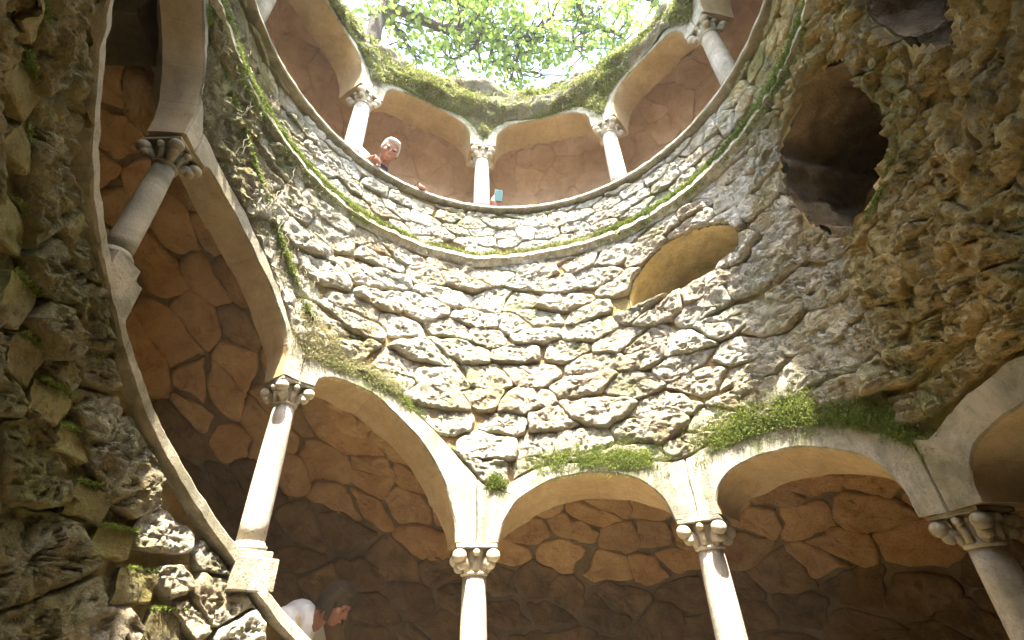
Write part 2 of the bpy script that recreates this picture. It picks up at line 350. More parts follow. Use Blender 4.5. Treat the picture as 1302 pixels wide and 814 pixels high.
def stone(name, poly, mapf, thick, gap, mat, parent, nb=44, rings=RINGS_BOLD, amp=0.4, freq=9.0, wob=0.012, clampf=None, seed=0, tilt=0.25, w=0.18, hang=0.0, pit=0.0, zst=1.0):
    """poly in radii on the unrolled surface; mapf(u, v, depth) -> world"""
    c = poly.mean(0); rad = np.hypot(*(poly - c).T).mean()
    p = resample(chaikin(resample(poly, 24, True), 2, w), nb, True)
    d = p - c; L = np.hypot(*d.T)[:, None]; p = c + d * np.maximum(0.3, (L - gap) / L)
    nz = np.stack([fbm(np.c_[p * 9, np.full(len(p), seed * 3.7 + k * 50)], 3) for k in (0, 1)], 1); p = p + nz * wob * 1.6
    if clampf is not None:
        p = clampf(p, c)
        if p is None: return None
        x, y = p.T; A = 0.5 * abs((x * np.roll(y, -1) - y * np.roll(x, -1)).sum())
        if A < 0.0022: return None
        c = p.mean(0)
    rg = np.random.default_rng(seed + 5); tx, ty = rg.uniform(-1, 1, 2) * tilt; ty -= hang
    U = []; D = []; K = []
    for s, z in rings:
        U.append(c + (p - c) * s); D.append(np.full(nb, z)); K.append(np.full(nb, 0.0 if z < 0 else min(1, 0.35 + (1 - s) * 4)))
    U.append(c[None]); D.append(np.array([rings[-1][1]])); K.append(np.array([1.0]))
    U = np.vstack(U); D = np.concatenate(D); K = np.concatenate(K)
    rel = (U - c) / max(rad, 1e-3)
    base = mapf(U[:, 0], U[:, 1], np.zeros(len(U))) * np.array([1, 1, zst])
    n1 = fbm(base * freq + seed * 1.7, 5, 0.62); n2 = ridged(base * freq * 2.2 + seed, 4)
    dep = np.where(D > 0, D * thick * (1 + tx * rel[:, 0] + ty * rel[:, 1]), D * thick)
    dep = dep + K * thick * amp * (n1 * 1.3 + n2 * 0.55)
    if pit:
        pn = fbm(base * 22.0 + seed, 4, 0.75); dep = dep - K * pit * np.clip(pn - 0.08, 0, 1) ** 0.8 + K * pit * 0.35 * fbm(base * 60.0, 2)
    tw = np.stack([fbm(base * freq * 1.3 + 31 + seed, 3), fbm(base * freq * 1.3 + 77 + seed, 3)], 1) * (K * thick * amp * 0.6)[:, None]
    V = mapf(U[:, 0] + tw[:, 0], U[:, 1] + tw[:, 1], dep)
    F = []
    nr = len(rings)
    for k in range(nr - 1):
        for i in range(nb):
            j = (i + 1) % nb; F.append((k * nb + i, k * nb + j, (k + 1) * nb + j, (k + 1) * nb + i))
    e = nr * nb
    for i in range(nb): F.append(((nr - 1) * nb + i, (nr - 1) * nb + (i + 1) % nb, e))
    return mk(name, V, F, mat, parent)
def wallmap(r0):
    return lambda u, v, d: P(np.degrees(u), r0 - d, v)

# ------------------------------------------------------------------ shell surfaces
def shell(name, a0, a1, lo, hi, r, mat, parent=None, da=1.0, nv=40, holes=(), amp=0.012):
    A = np.arange(a0, a1 + 1e-6, da); T = np.linspace(0, 1, nv)
    aa = np.repeat(A[:, None], nv, 1); l = lo(A)[:, None]; h = hi(A)[:, None]; hh = l + (h - l) * T
    b = P(aa, r, hh); n = fbm(b.reshape(-1, 3) * 5, 4).reshape(b.shape[:2]) * amp
    V = P(aa, r - n, hh).reshape(-1, 3); F = grid_faces(len(A), nv)
    if holes:
        fc = np.array(F); ca = aa.reshape(-1)[fc].mean(1); ch = hh.reshape(-1)[fc].mean(1); keep = np.ones(len(F), bool)
        for q in holes: keep &= ~inpoly(ca, ch, q.mean(0) + (q - q.mean(0)) * 1.02)
        F = [f for f, k in zip(F, keep) if k]
    return mk(name, V, F, mat, parent)

def ring_profile(name, A, prof, mat, parent=None, closed=True):
    """sweep a closed section (list of (r, dh)) along azimuths; prof(a) -> list of (r, h)"""
    V = []; n = None
    for a in A:
        q = prof(a); n = len(q); V += [P(a, r, h) for r, h in q]
    F = []
    for i in range(len(A) - 1):
        for k in range(n):
            F.append((i * n + k, i * n + (k + 1) % n, (i + 1) * n + (k + 1) % n, (i + 1) * n + k))
    F.append(tuple(range(n))[::-1]); F.append(tuple((len(A) - 1) * n + k for k in range(n)))
    V = np.array(V); V = V + np.stack([fbm(V * 10 + 13 * t, 4, .6) for t in range(3)], 1) * 0.007
    return mk(name, V, F, mat, parent, smooth='auto')

# ================================================================== THE SETTING
# ground sheet with the well mouth in it, out to the horizon
rr = [1.35, 1.7, 2.2, 3, 5, 9, 20, 60, 200, 600]; A = np.arange(-180, 180, 4.0); V = []
up_ = np.clip((108 - np.abs(A)) / 12.0, 0, 1); up_ = up_ * up_ * (3 - 2 * up_)          # ground lowered on the unseen near side to let the sun in
for i, r in enumerate(rr):
    V.append(P(A, r if i else 1.13 + 0.22 * up_, 1.99 + (GROUND_H - 1.99) * up_ + (0.05 if r < 2 else 0.0) * up_))
V = np.stack(V, 1).reshape(-1, 3); tag(mk('ground', V, grid_faces(len(A), len(rr), True), M_EARTH), kind='structure')
Af = np.arange(0, 360, 6.0)
V = np.stack([P(Af, r, FLOOR_H) for r in (0.02, 0.5, 1.2, 1.9)], 1).reshape(-1, 3)
tag(mk('well_floor', V, grid_faces(len(Af), 4, True), M_FLOOR), kind='structure')

# ------------------------------------------------------------------ main wall: stones between lower arcade and string course
wall = tag(empty('well_wall'), 'curved wall of rough pale tufa blocks between lower arcade and string course', 'wall')
shell('mortar_bed', -131.5, 192, lambda a: EXT(a) - 0.012, lambda a: STR(a) + 0.03, 0.999, M_MORTAR, wall, 0.75, 60, HOLES, 0.009)
def clamp_main(p, c):
    u = np.degrees(p[:, 0]); v = p[:, 1]
    bad = 0
    lo = EXT(u) + 0.012; hi = STR(u) - 0.004
    out = (v < lo) | (v > hi)
    if out.mean() > 0.72: return None
    v = np.clip(v, lo, hi)
    for q in HOLES:
        cd = (math.degrees(c[0]), c[1]); cc = q.mean(0)
        if inpoly(np.array([cd[0]]), np.array([cd[1]]), q)[0]:
            if inpoly(np.array([cd[0]]), np.array([cd[1]]), cc + (q - cc) * 0.8)[0]: return None
            d_ = np.array(cd) - cc; cd = tuple(cc + d_ * 1.35)
        u, v = cut_back(u, v, cd, cc + (q - cc) * 1.03)
    return np.c_[np.radians(u), v]
k = 0
for s, poly in voronoi(RAD(-131), RAD(132), 0.36, 1.7, 0.215, 0.098, 0.40, 3):
    az = math.degrees(s[0])
    damp = min(1.0, max(0.0, (abs(az) - 62) / 25.0))          # craggier, less squared blocks on the flanks
    t = random.uniform(0.018, 0.034) * (1 + 0.15 * damp)
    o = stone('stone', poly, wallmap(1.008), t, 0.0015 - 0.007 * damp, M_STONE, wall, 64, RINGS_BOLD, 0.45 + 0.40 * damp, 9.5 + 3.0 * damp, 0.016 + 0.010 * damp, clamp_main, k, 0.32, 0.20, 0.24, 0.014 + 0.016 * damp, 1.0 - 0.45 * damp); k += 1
# reveals of the three openings in the wall
def reveal(name, poly, r1, mat, capmat, wobble=0.0, deep=None):
    q = resample(chaikin(resample(poly * np.array([1 / 57.3, 1]), 48, True), 1), 96, True); q = q + np.stack([fbm(np.c_[q * 14, np.full(len(q), 3.0 + t * 9)], 4) for t in (0, 1)], 1) * wobble * 0.22; q = q * np.array([57.3, 1]); n = len(q); c = q.mean(0)
    rs = np.r_[np.linspace(1.0, 1.2, 14), np.linspace(1.2, r1, 16)[1:]]; V = []
    for i, r in enumerate(rs):
        f = 1.0
        p = c + (q - c) * f; b = P(p[:, 0], r, p[:, 1]); dv_ = b - P(c[0], r, c[1]); dv_ = dv_ / np.linalg.norm(dv_, axis=1)[:, None]
        V.append(b - dv_ * (ridged(b * np.array([8, 8, 6.0]), 4) * 0.55 + fbm(b * 4, 3))[:, None] * wobble * 0.42 * min(1, 0.3 + i * .2))
    V = np.stack(V, 1).reshape(-1, 3); o = mk(name, V, grid_faces(n, len(rs), True), mat, wall)
    if deep is not None:
        o.data.materials.append(deep)
        for i, pl in enumerate(o.data.polygons):
            if i % (len(rs) - 1) >= 8: pl.material_index = 1
    if True:
        p = c + (q - c) * 1.02; mk('opening_back', P(p[:, 0], r1 - 0.01, p[:, 1]), [tuple(range(n))], capmat, wall)
    return o
reveal('window_reveal', WIN, 1.36, M_SOFFIT, M_SOFFIT, 0.02)
M_DARK = plain_stone('dark_opening_rock', (0.13, 0.085, 0.038), (0.25, 0.17, 0.078), (0.08, 0.07, 0.033), 0.6, 5.0, bumpd=0.03)  # one even dark brown for the lining of the openings
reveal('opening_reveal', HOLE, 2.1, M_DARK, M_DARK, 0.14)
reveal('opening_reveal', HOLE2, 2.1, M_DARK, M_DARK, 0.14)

# plain wall behind the photographer's flank, and the part below the parapets
back = tag(empty('rear_wall'), 'solid mortared wall closing the shaft between the two arcade ends', 'wall')
shell('mortar_bed', 190.0, 231.0, lambda a: a * 0 + FLOOR_H, lambda a: a * 0 + 1.75, 1.02, M_MORTAR, back, 1.5, 60, (), 0.03)

stair = tag(empty('stair_wall'), 'rough tufa wall below the sloping parapet of the staircase', 'wall')
shell('mortar_bed', -131.5, 192, lambda a: a * 0 + FLOOR_H, lambda a: PAR(a) - 0.03, 1.014, M_MORTAR, stair, 1.0, 60, (), 0.012)
STEP_A0, STEP_DA = -126.0, 5.35
def step_h(a): return np.interp(a, [-131, -124.8, -113.6, -103.1, -98.9, -87.3, -80.8, -72.4, -50], [1.05, .945, .812, .626, .545, .44, .33, .218, -.10])
def clamp_stair_up(p, c):
    u = np.degrees(p[:, 0]); v = p[:, 1]; lo = step_h(u) + 0.01; hi = PAR(u) - 0.06
    if ((v < lo) | (v > hi)).mean() > 0.7: return None
    return np.c_[p[:, 0], np.clip(v, lo, np.maximum(hi, lo + 0.001))]
for s, poly in voronoi(RAD(-131), RAD(-20), -0.5, 1.3, 0.145, 0.105, 0.3, 8):
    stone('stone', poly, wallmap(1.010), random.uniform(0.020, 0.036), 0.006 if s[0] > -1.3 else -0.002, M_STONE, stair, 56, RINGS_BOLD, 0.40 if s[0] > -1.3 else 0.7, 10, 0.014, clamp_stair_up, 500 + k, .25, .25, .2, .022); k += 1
def clamp_stair_lo(p, c):
    u = np.degrees(p[:, 0]); v = p[:, 1]; hi = step_h(u) - 0.065
    if (v > hi).mean() > 0.7: return None
    return np.c_[p[:, 0], np.minimum(v, hi)]
for s, poly in voronoi(RAD(-131), RAD(-50), -0.35, 1.0, 0.24, 0.16, 0.3, 9):
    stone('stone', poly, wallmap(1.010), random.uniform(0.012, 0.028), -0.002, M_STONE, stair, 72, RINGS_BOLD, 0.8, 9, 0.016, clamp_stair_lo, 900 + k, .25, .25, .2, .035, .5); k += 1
# stepped string of smooth blocks that follows the stair
stepband = tag(empty('stepped_string'), 'stepped band of smooth mossy blocks running up below the staircase wall', 'stone band')
a = STEP_A0
while a < -52:
    a1 = a + STEP_DA; h = float(step_h(a + STEP_DA / 2)); hb = h - 0.060 + random.uniform(-.012, .012)
    V = []; F = []; da_ = random.uniform(-.3, .3); n = 16; m = 12
    for aa in np.linspace(a + 0.1 + da_, a1 - 0.3 + da_ * .5, m):
        sec = [(1.05, h + .006), (.998, h + .004), (.994, h + .002), (.992, h - .004)] + [(.990, h - .004 + (hb - h + .008) * q / 8) for q in range(1, 8)] + [(.990, hb + .004), (.992, hb + .001), (.994, hb), (1.0, hb), (1.05, hb)]
        V += [P(aa, r, hh) for r, hh in sec]
    for i in range(m - 1):
        for q in range(n - 1): F.append((i * n + q, i * n + q + 1, (i + 1) * n + q + 1, (i + 1) * n + q))
    F.append(tuple(range(n))[::-1]); F.append(tuple(range((m - 1) * n, m * n)))
    V = np.array(V); V = V + np.stack([fbm(V * 9 + 5 * t, 4) for t in range(3)], 1) * 0.026
    mk('block', np.array(V), F, M_STEP, stepband, smooth=False); a = a1

# ------------------------------------------------------------------ lower parapet coping (helical on the flank, level beyond)
parapet = tag(empty('stair_parapet'), 'sloping stone parapet coping that climbs under the lower columns', 'parapet')
edges = [-131.5, -120, -108.5, -97.5, -86, -75, -64, -53.6, -43, -32, -22, -11.9, 3, 18, 34, 47, 60, 73.4, 92, 112, 132, 152, 172, 192]
for a, b in zip(edges[:-1], edges[1:]):
    Aa = np.linspace(a + 0.03, b - 0.03, 26)
    def prof(q):
        h = float(PAR(q)); j = float(fbm(np.array([[q * .6, 3.1, 0.2]]), 3)[0]) * 0.004
        return [(0.976 + j, h - 0.003), (0.970 + j, h - 0.010), (0.970 + j, h - 0.037), (0.976 + j, h - 0.043), (1.20, h - 0.043), (1.20, h), (0.985, h)]
    ring_profile('coping_stone', Aa, prof, M_COPING, parapet)
def gallery_floor(name, a0, a1, hf, r1, parent):
    A = np.arange(a0, a1 + .1, 4.0); V = np.stack([P(A, r, hf(A)) for r in (1.02, 1.3, r1)], 1).reshape(-1, 3)
    mk(name, V, grid_faces(len(A), 3), M_FLOOR, parent); 

# ------------------------------------------------------------------ columns
def lathe(prof, n=28):
    V = []; F = []
    for r, z in prof:
        for i in range(n): t = 2 * math.pi * i / n; V.append((r * math.cos(t), r * math.sin(t), z))
    m = len(prof)
    for k in range(m - 1):
        for i in range(n): j = (i + 1) % n; F.append((k * n + i, k * n + j, (k + 1) * n + j, (k + 1) * n + i))
    F.append(tuple(range(n))[::-1]); F.append(tuple((m - 1) * n + i for i in range(n)))
    return V, F
def ball(c, r, n=14, m=9, sq=1.0):
    V = []; F = []
    for k in range(m + 1):
        ph = math.pi * k / m - math.pi / 2
        for i in range(n): t = 2 * math.pi * i / n; V.append((c[0] + r * math.cos(ph) * math.cos(t), c[1] + r * math.cos(ph) * math.sin(t), c[2] + r * math.sin(ph) * sq))
    for k in range(m):
        for i in range(n): j = (i + 1) % n; F.append((k * n + i, k * n + j, (k + 1) * n + j, (k + 1) * n + i))
    return V, F
def tube(pts, radii, n=10):
    pts = [Vector(p) for p in pts]; V = []; F = []
    up = Vector((0.3, 0.2, 1)).normalized()
    for i, p in enumerate(pts):
        d = (pts[min(i + 1, len(pts) - 1)] - pts[max(i - 1, 0)]).normalized(); x = d.cross(up)
        if x.length < 1e-3: x = d.cross(Vector((1, 0, 0)))
        x.normalize(); y = d.cross(x)
        for q in range(n): t = 2 * math.pi * q / n; V.append(p + (x * math.cos(t) + y * math.sin(t)) * radii[i])
    for i in range(len(pts) - 1):
        for q in range(n): j = (q + 1) % n; F.append((i * n + q, i * n + j, (i + 1) * n + j, (i + 1) * n + q))
    F.append(tuple(range(n))[::-1]); F.append(tuple((len(pts) - 1) * n + q for q in range(n)))
    return V, F
def joinm(*parts):
    V = []; F = []
    for v, f in parts:
        o = len(V); V += [tuple(x) for x in v]; F += [tuple(i + o for i in q) for q in f]
    return V, F
def boxm(x0, x1, y0, y1, z0, z1, ch=0.0):
    """box with a chamfered outline"""
    V = []; F = []
    for z, c in ((z0, ch), (z0 + ch, 0), (z1 - ch, 0), (z1, ch)):
        V += [(x0 + c, y0 + c, z), (x1 - c, y0 + c, z), (x1 - c, y1 - c, z), (x0 + c, y1 - c, z)]
    for k in range(3):
        for i in range(4): j = (i + 1) % 4; F.append((k * 4 + i, k * 4 + j, k * 4 + 4 + j, k * 4 + 4 + i))
    F.append((3, 2, 1, 0)); F.append((12, 13, 14, 15)); return V, F
def column(az, hpar, hcap, label, group, ped=True, rc=1.05, sh=0.047, cs=0.7, ph=0.05):
    pw = sh / .047
    """hpar: coping top, hcap: abacus top (radii). Local frame: +y away from the axis."""
    c = empty('stone_column', P(az, rc, hpar)); c.rotation_euler = (0, 0, -RAD(az)); tag(c, label, 'column', group)
    H = (hcap - hpar) * R; s = R; e = R * cs; c['kind'] = 'thing'
    z = 0.0
    if ped:
        z = ph * s
        mk('pedestal', *boxm(-.075 * s * pw, .075 * s * pw, -.086 * s * pw, .075 * s, -.055 * s, z * .6, .006), M_COPING, c, False)
        mk('plinth', *boxm(-.058 * s * pw, .058 * s * pw, -.066 * s * pw, .058 * s, z * .6, z, .004), M_ASHLAR, c, False)
    k_ = sh / .052
    b = lathe([(.060 * s * k_, z), (.066 * s * k_, z + .006 * s), (.066 * s * k_, z + .014 * s), (.056 * s * k_, z + .02 * s), (.054 * s * k_, z + .026 * s)])
    mk('base', *b, M_COLUMN, c)
    zt = H - 0.145 * e; pr = []
    for t in np.linspace(0, 1, 9): pr.append((s * (sh - 0.005 * t + 0.002 * math.sin(math.pi * t)), z + .024 * s + (zt - z - .02 * s) * t))
    mk('shaft', *lathe(pr), M_COLUMN, c)
    nk_ = (sh - .005) * s
    cap = mk('capital', *lathe([(nk_, zt), (nk_ + .010 * e, zt + .006 * e), (nk_ + .012 * e, zt + .014 * e), (nk_ + .002 * e, zt + .022 * e), (nk_, zt + .04 * e), (nk_ + .008 * e, zt + .07 * e), (.078 * e, zt + .105 * e), (.088 * e, zt + .126 * e)]), M_CAPITAL, c)
    mk('abacus', *boxm(-.108 * e, .108 * e, -.108 * e, .108 * e, H - .021 * e, H - .0005, .004), M_ASHLAR, c, False)
    for sx in (-1, 1):
        for sy in (-1, 1):
            bc = (sx * .088 * e, sy * .088 * e, H - .056 * e)
            l1 = tube([(sx * nk_ * .66, sy * nk_ * .66, zt + .016 * e), (sx * nk_ * .74, sy * nk_ * .74, zt + .045 * e), (sx * .066 * e, sy * .066 * e, zt + .068 * e), (sx * .086 * e, sy * .086 * e, zt + .082 * e)], [.017 * e, .024 * e, .028 * e, .02 * e], 10)
            mk('volute_ball', *joinm(ball(bc, .038 * e, 16, 10, 0.92), l1, ball((sx * .076 * e, sy * .076 * e, H - .094 * e), .027 * e)), M_CAPITAL, cap)
    for dx, dy in ((0, -1), (0, 1), (1, 0), (-1, 0)):
        bc = (dx * .092 * e, dy * .092 * e, H - .04 * e)
        mk('bud', *joinm(ball(bc, .020 * e, 12, 8), tube([(dx * nk_, dy * nk_, zt + .022 * e), (dx * (nk_ + .008 * e), dy * (nk_ + .008 * e), zt + .06 * e), (dx * .082 * e, dy * .082 * e, H - .045 * e)], [.018 * e, .016 * e, .012 * e], 8)), M_CAPITAL, cap)
    return c
LLAB = ['pale stone column at the top end of the climbing lower arcade', 'grey stone column on the climbing parapet, beside the dark high arch',
        'sunlit column on the sloping parapet with a stepped pedestal, above the woman', 'sunlit white column between the rampant arch and the flatter moss-topped arch',
        'leaning-looking sunlit column between the two round moss-topped lower arches', 'shaded ochre column of the lower arcade on the damp brown flank',
        'shaded lower column beyond the damp flank of the shaft', 'lower column at one side of the viewing bay', 'lower column at the other side of the viewing bay']
for i, (a, hc) in enumerate(zip(LCOL, LCAP)):
    column(a, float(PAR(a)), hc, LLAB[i], 'columns of the lower arcade', 2, 1.04, [.036, .033, .039, .046, .046, .041, .048, .048, .048][i], [.55, .53, .56, .67, .65, .54, .74, .74, .74][i], .11 if i < 2 else .05)
ULAB = ['upper gallery column beside the highest mossy wall above the stair arches', 'upper gallery column next to the man looking over the parapet',
        'upper gallery column next to the hand holding a phone', 'upper gallery column between the phone bay and a darker bay', 'grey upper gallery column above the damp brown flank']
for i, a in enumerate(UCOL):
    column(a, HPAR2, UCAP, ULAB[i], 'columns of the upper arcade', 0, 1.045, 0.046, 0.60)

# ------------------------------------------------------------------ arches
def arch(a0, a1, h0, h1, intr, ext, label, group, nvou=7, rf=0.975, rb=1.17, splay=0.05, mat=None):
    """intr: intrados polyline (az, h) from the a0 to the a1 side; ext(az): extrados height"""
    n = nvou * 8 + 1
    Pn = catmull(np.array(intr) * np.array([1 / 57.3, 1]), n)
    aa = np.linspace(a0, a1, 40)
    Q = np.vstack([[(a0 / 57.3, h0)], np.c_[aa / 57.3, ext(aa)], [(a1 / 57.3, h1)]])
    Q = resample(Q, n)
    # inner edge of the soffit, pulled into the opening
    tg = np.gradient(Pn, axis=0); tg /= np.linalg.norm(tg, axis=1)[:, None] + 1e-9; nr = np.c_[tg[:, 1], -tg[:, 0]]
    tt = np.linspace(0, 1, n); wt = np.clip(np.minimum(tt, 1 - tt) / 0.2, 0.08, 1)[:, None]
    Pi = Pn + nr * splay * wt; Pi[:, 1] = np.minimum(Pi[:, 1], Pn[:, 1])
    ar = tag(empty('stone_arch'), label, 'arch', group)
    for v in range(nvou):
        i0, i1 = v * 8, v * 8 + 8; V = []; F = []; m = 8
        for i in range(i0, i1 + 1):
            e = 0.010 if i == i0 and v else (-0.010 if i == i1 and v < nvou - 1 else 0.0)
            pi = lambda X, i=i, e=e: X[i] + (X[min(i + 1, n - 1)] - X[max(i - 1, 0)]) * e
            p, q, ii = pi(Pn), pi(Q), pi(Pi); ch = (q - p) / (np.linalg.norm(q - p) + 1e-6)
            for uv, r in ((p, rf + .006), (p + ch * .006, rf), (q - ch * .004, rf), (q, rf + .006), (q, 1.12), (ii + (q - p) * .5, rb), (ii, rb), (p * .5 + ii * .5, (rf + rb) / 2)):
                V.append(P(math.degrees(uv[0]) if False else uv[0] * 57.3, r, uv[1]))
        for i in range(8):
            for q_ in range(m): F.append((i * m + q_, i * m + (q_ + 1) % m, (i + 1) * m + (q_ + 1) % m, (i + 1) * m + q_))
        F.append(tuple(range(m))[::-1]); F.append(tuple(range(8 * m, 9 * m)))
        V = np.array(V); V = V + np.stack([fbm(V * 7 + 13 * t, 4, .55) for t in range(3)], 1) * 0.010
        vo = mk('voussoir', V, F, mat or M_ASHLAR, ar, smooth='auto'); vo.data.materials.append(M_ARCHSOFFIT)
        for f_, pl in enumerate(vo.data.polygons):
            if (f_ < 64 and f_ % 8 in (5, 6, 7)) or f_ >= 64: pl.material_index = 1
    return ar
def basket(a0, a1, h0, h1, rise, inset=4.6, n=15, p=2.4):
    out = []
    for t in np.linspace(0, math.pi, n):
        c = math.cos(t); x = -np.sign(c) * abs(c) ** (2 / p); y = math.sin(t) ** (2 / p)
        am = (a0 + a1) / 2; w = (a1 - a0) / 2 - inset; out.append((am + x * w, h0 + (h1 - h0) * (x + 1) / 2 + y * rise))
    return out
INTR = [
    [(-126, 1.70), (-126.5, 1.74), (-120, 1.745), (-112, 1.71), (-105.3, 1.645), (-99.6, 1.567), (-95.4, 1.46), (-94.2, 1.36), (-94.1, 1.275)],
    [(-87.2, 1.263), (-85.8, 1.278), (-80, 1.245), (-75.3, 1.211), (-67.2, 1.114), (-61.5, 1.007), (-57.9, .902), (-57.1, .80)],
    [(-50.1, .80), (-49.0, .838), (-44.8, .856), (-40, .848), (-35.4, .82), (-25.6, .689), (-19.8, .546), (-16.8, .407), (-16.3, .325)],
    [(-7.1, .325), (-6.6, .37), (-5.0, .42), (-0.9, .495), (6.3, .545), (15.0, .552), (23.1, .512), (27.6, .44), (29.3, .355)],
    [(38.2, .355), (38.5, .40), (41.0, .457), (47.0, .496), (54.4, .490), (60.7, .456), (65.9, .399), (68.8, .31), (69.2, .242)],
    basket(73.4, 112, .238, .23, .15), basket(112, 152, .23, .23, .15), basket(152, 192, .23, .23, .15)]
ALAB = ['tall dark rampant arch at the top of the stair flank', 'steep rampant arch climbing between the grey column and the sunlit sloping-parapet column', 'broad sunlit rampant arch with smooth pale face, above the woman in white',
        'round lower arch topped with a strip of green moss, directly beneath the pale blocks', 'round lower arch with a thick moss hood at the edge of the damp flank', 'dark lower arch in the damp shaded flank',
        'shaded lower arch next to the viewing bay', 'lower arch framing the viewing bay']
for i in range(8):
    arch(LCOL[i], LCOL[i + 1], LCAP[i], LCAP[i + 1], INTR[i], EXT, ALAB[i], 'arches of the lower arcade', 7, 0.975, [1.085, 1.085, 1.13, 1.17, 1.17, 1.17, 1.17, 1.17][i], [.02, .02, .035, .05, .05, .05, .05, .05][i])
def EXT2(a):
    a = np.asarray(a, float); d = np.full(a.shape, 99.0)
    for c in UCOL + [-100.0, 102.0]: d = np.minimum(d, np.abs(a - c))
    return 2.67 + 0.192 * np.clip((d - 1.2) / 8.0, 0, 1) ** 0.55
UL = ['upper arch opening onto pink-brown wall above the highest stair arch', 'upper arch framing the man who leans on the parapet', 'upper arch framing the raised phone',
      'dark upper arch beside the grey upper column', 'dark upper arch over the damp flank']
for i in range(5):
    a0 = UCOL[i]; a1 = UCOL[i + 1] if i < 4 else 102.0
    arch(a0, a1, UCAP, UCAP, basket(a0, a1, UCAP, UCAP, 0.255, 4.4, 17, 2.7), EXT2, UL[i], 'arches of the upper arcade', 5, 0.98, 1.16, 0.012, M_MOSSARCH)
for a0, a1, lab in ((-102.0, -94.0, 'added end pier closing the cut-short upper arcade above the stair'), (98.0, 103.0, 'added end pier closing the cut-short upper arcade on the damp flank')):
    pier = tag(ring_profile('end_pier', np.linspace(a0, a1, 7), lambda q: [(.985, HPAR2 + .001), (.985, 2.9), (1.52, 2.9), (1.52, 1.62), (1.17, 1.62), (1.17, HPAR2 + .001)], M_STONE), lab, 'pier', 'added end piers of the upper arcade')  # added where the arcade is cut short for the sun

# ------------------------------------------------------------------ gallery vaults and back walls
def vault(name, a0, a1, cfun, prof, hfloor, du, dv, label, seed, vis, split, mats, gap=.0035, amp=.8, tk=1.3):
    pr = np.array(prof, float); s = np.r_[0, np.cumsum(np.hypot(*(pr[1:] - pr[:-1]).T))]
    t = np.gradient(pr, axis=0); t /= np.linalg.norm(t, axis=1)[:, None]; nr = np.c_[t[:, 1], -t[:, 0]]   # towards the gallery space
    def mp(u, v, d):
        r = np.interp(v, s, pr[:, 0]); h = np.interp(v, s, pr[:, 1]); a = np.interp(v, s, nr[:, 0]); b = np.interp(v, s, nr[:, 1])
        L = np.hypot(a, b); az = np.degrees(u / 1.5)
        return P(az, r + a / L * d, cfun(az) + h + b / L * d)
    va = tag(empty(name), label, 'vault')
    A = np.arange(a0, a1 + .1, 2.0); S = np.linspace(0, s[-1], 30)
    uu, ss = np.meshgrid(A, S, indexing='ij'); b = mp(np.radians(uu.ravel()) * 1.5, ss.ravel(), np.zeros(uu.size))
    V = mp(np.radians(uu.ravel()) * 1.5, ss.ravel(), fbm(b * 5, 3) * 0.006)
    mk('mortar_bed', V, grid_faces(len(A), len(S)), mats[2], va)
    q = 0
    def cl(p, c):
        v = p[:, 1]
        if ((v < 0) | (v > s[-1])).mean() > .6: return None
        return np.c_[p[:, 0], np.clip(v, 0.0, s[-1])]
    for c, poly in voronoi(RAD(vis[0]) * 1.5, RAD(vis[1]) * 1.5, 0.02, s[-1], du, dv, 0.42, seed):
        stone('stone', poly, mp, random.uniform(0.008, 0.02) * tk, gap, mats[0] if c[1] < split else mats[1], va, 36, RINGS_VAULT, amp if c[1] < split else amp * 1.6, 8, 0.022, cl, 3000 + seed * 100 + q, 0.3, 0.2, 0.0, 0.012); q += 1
    gallery_floor('floor', a0, a1, hfloor, prof[-1][0] + 0.05, va)
    return va
PROF_L = [(1.075, .05), (1.25, .05), (1.40, .03), (1.52, -.01), (1.62, -.07), (1.70, -.15), (1.75, -.24), (1.79, -.32), (1.81, -.5), (1.82, -.8), (1.82, -1.15)]
vault('stair_vault', -131.5, 192, CEIL, PROF_L, lambda a: PAR(a) - 0.5, 0.19, 0.14, 'ochre rubble vault and dark brown back wall of the lower stair gallery', 4, (-131, 96), 0.84, (M_VAULT, M_BACK, M_VMORTAR))
PROF_U = [(1.05, .0), (1.2, .02), (1.32, .0), (1.40, -.06), (1.46, -.15), (1.49, -.28), (1.50, -.5), (1.50, -.9), (1.5, -1.25)]
vault('upper_vault', -101.5, 102.5, lambda a: np.asarray(a) * 0 + 2.87, PROF_U, lambda a: np.interp(a, [-102, -82, -66], [1.95, 1.9, 1.70]), 0.17, 0.15, 'pink-brown rubble vault and back wall of the upper gallery', 6, (-105, 100), 9.0, (M_UVAULT, M_UVAULT, M_UMORTAR), -.002, .3, .5)

# ------------------------------------------------------------------ upper parapet wall, its coping and the string course
upar = tag(empty('upper_parapet'), 'upper parapet wall of rough blocks under a thin pale coping', 'parapet')
shell('mortar_bed', -131.5, 229, lambda a: STR(a) + 0.03, lambda a: a * 0 + HPAR2 - 0.02, 1.010, M_MORTAR, upar, 1.0, 24, (), 0.010)
def clamp_up(p, c):
    u = np.degrees(p[:, 0]); v = p[:, 1]; lo = STR(u) + 0.075; hi = HPAR2 - 0.045
    if ((v < lo) | (v > hi)).mean() > 0.7: return None
    return np.c_[p[:, 0], np.clip(v, lo, hi)]
for s, poly in voronoi(RAD(-131), RAD(132), 1.70, 2.03, 0.130, 0.068, 0.36, 12):
    stone('stone', poly, wallmap(1.006), random.uniform(0.012, 0.024), 0.0015, M_STONE, upar, 44, RINGS_BOLD, 0.42, 11, 0.010, clamp_up, 1500 + k, .25, .25, .25, .016); k += 1
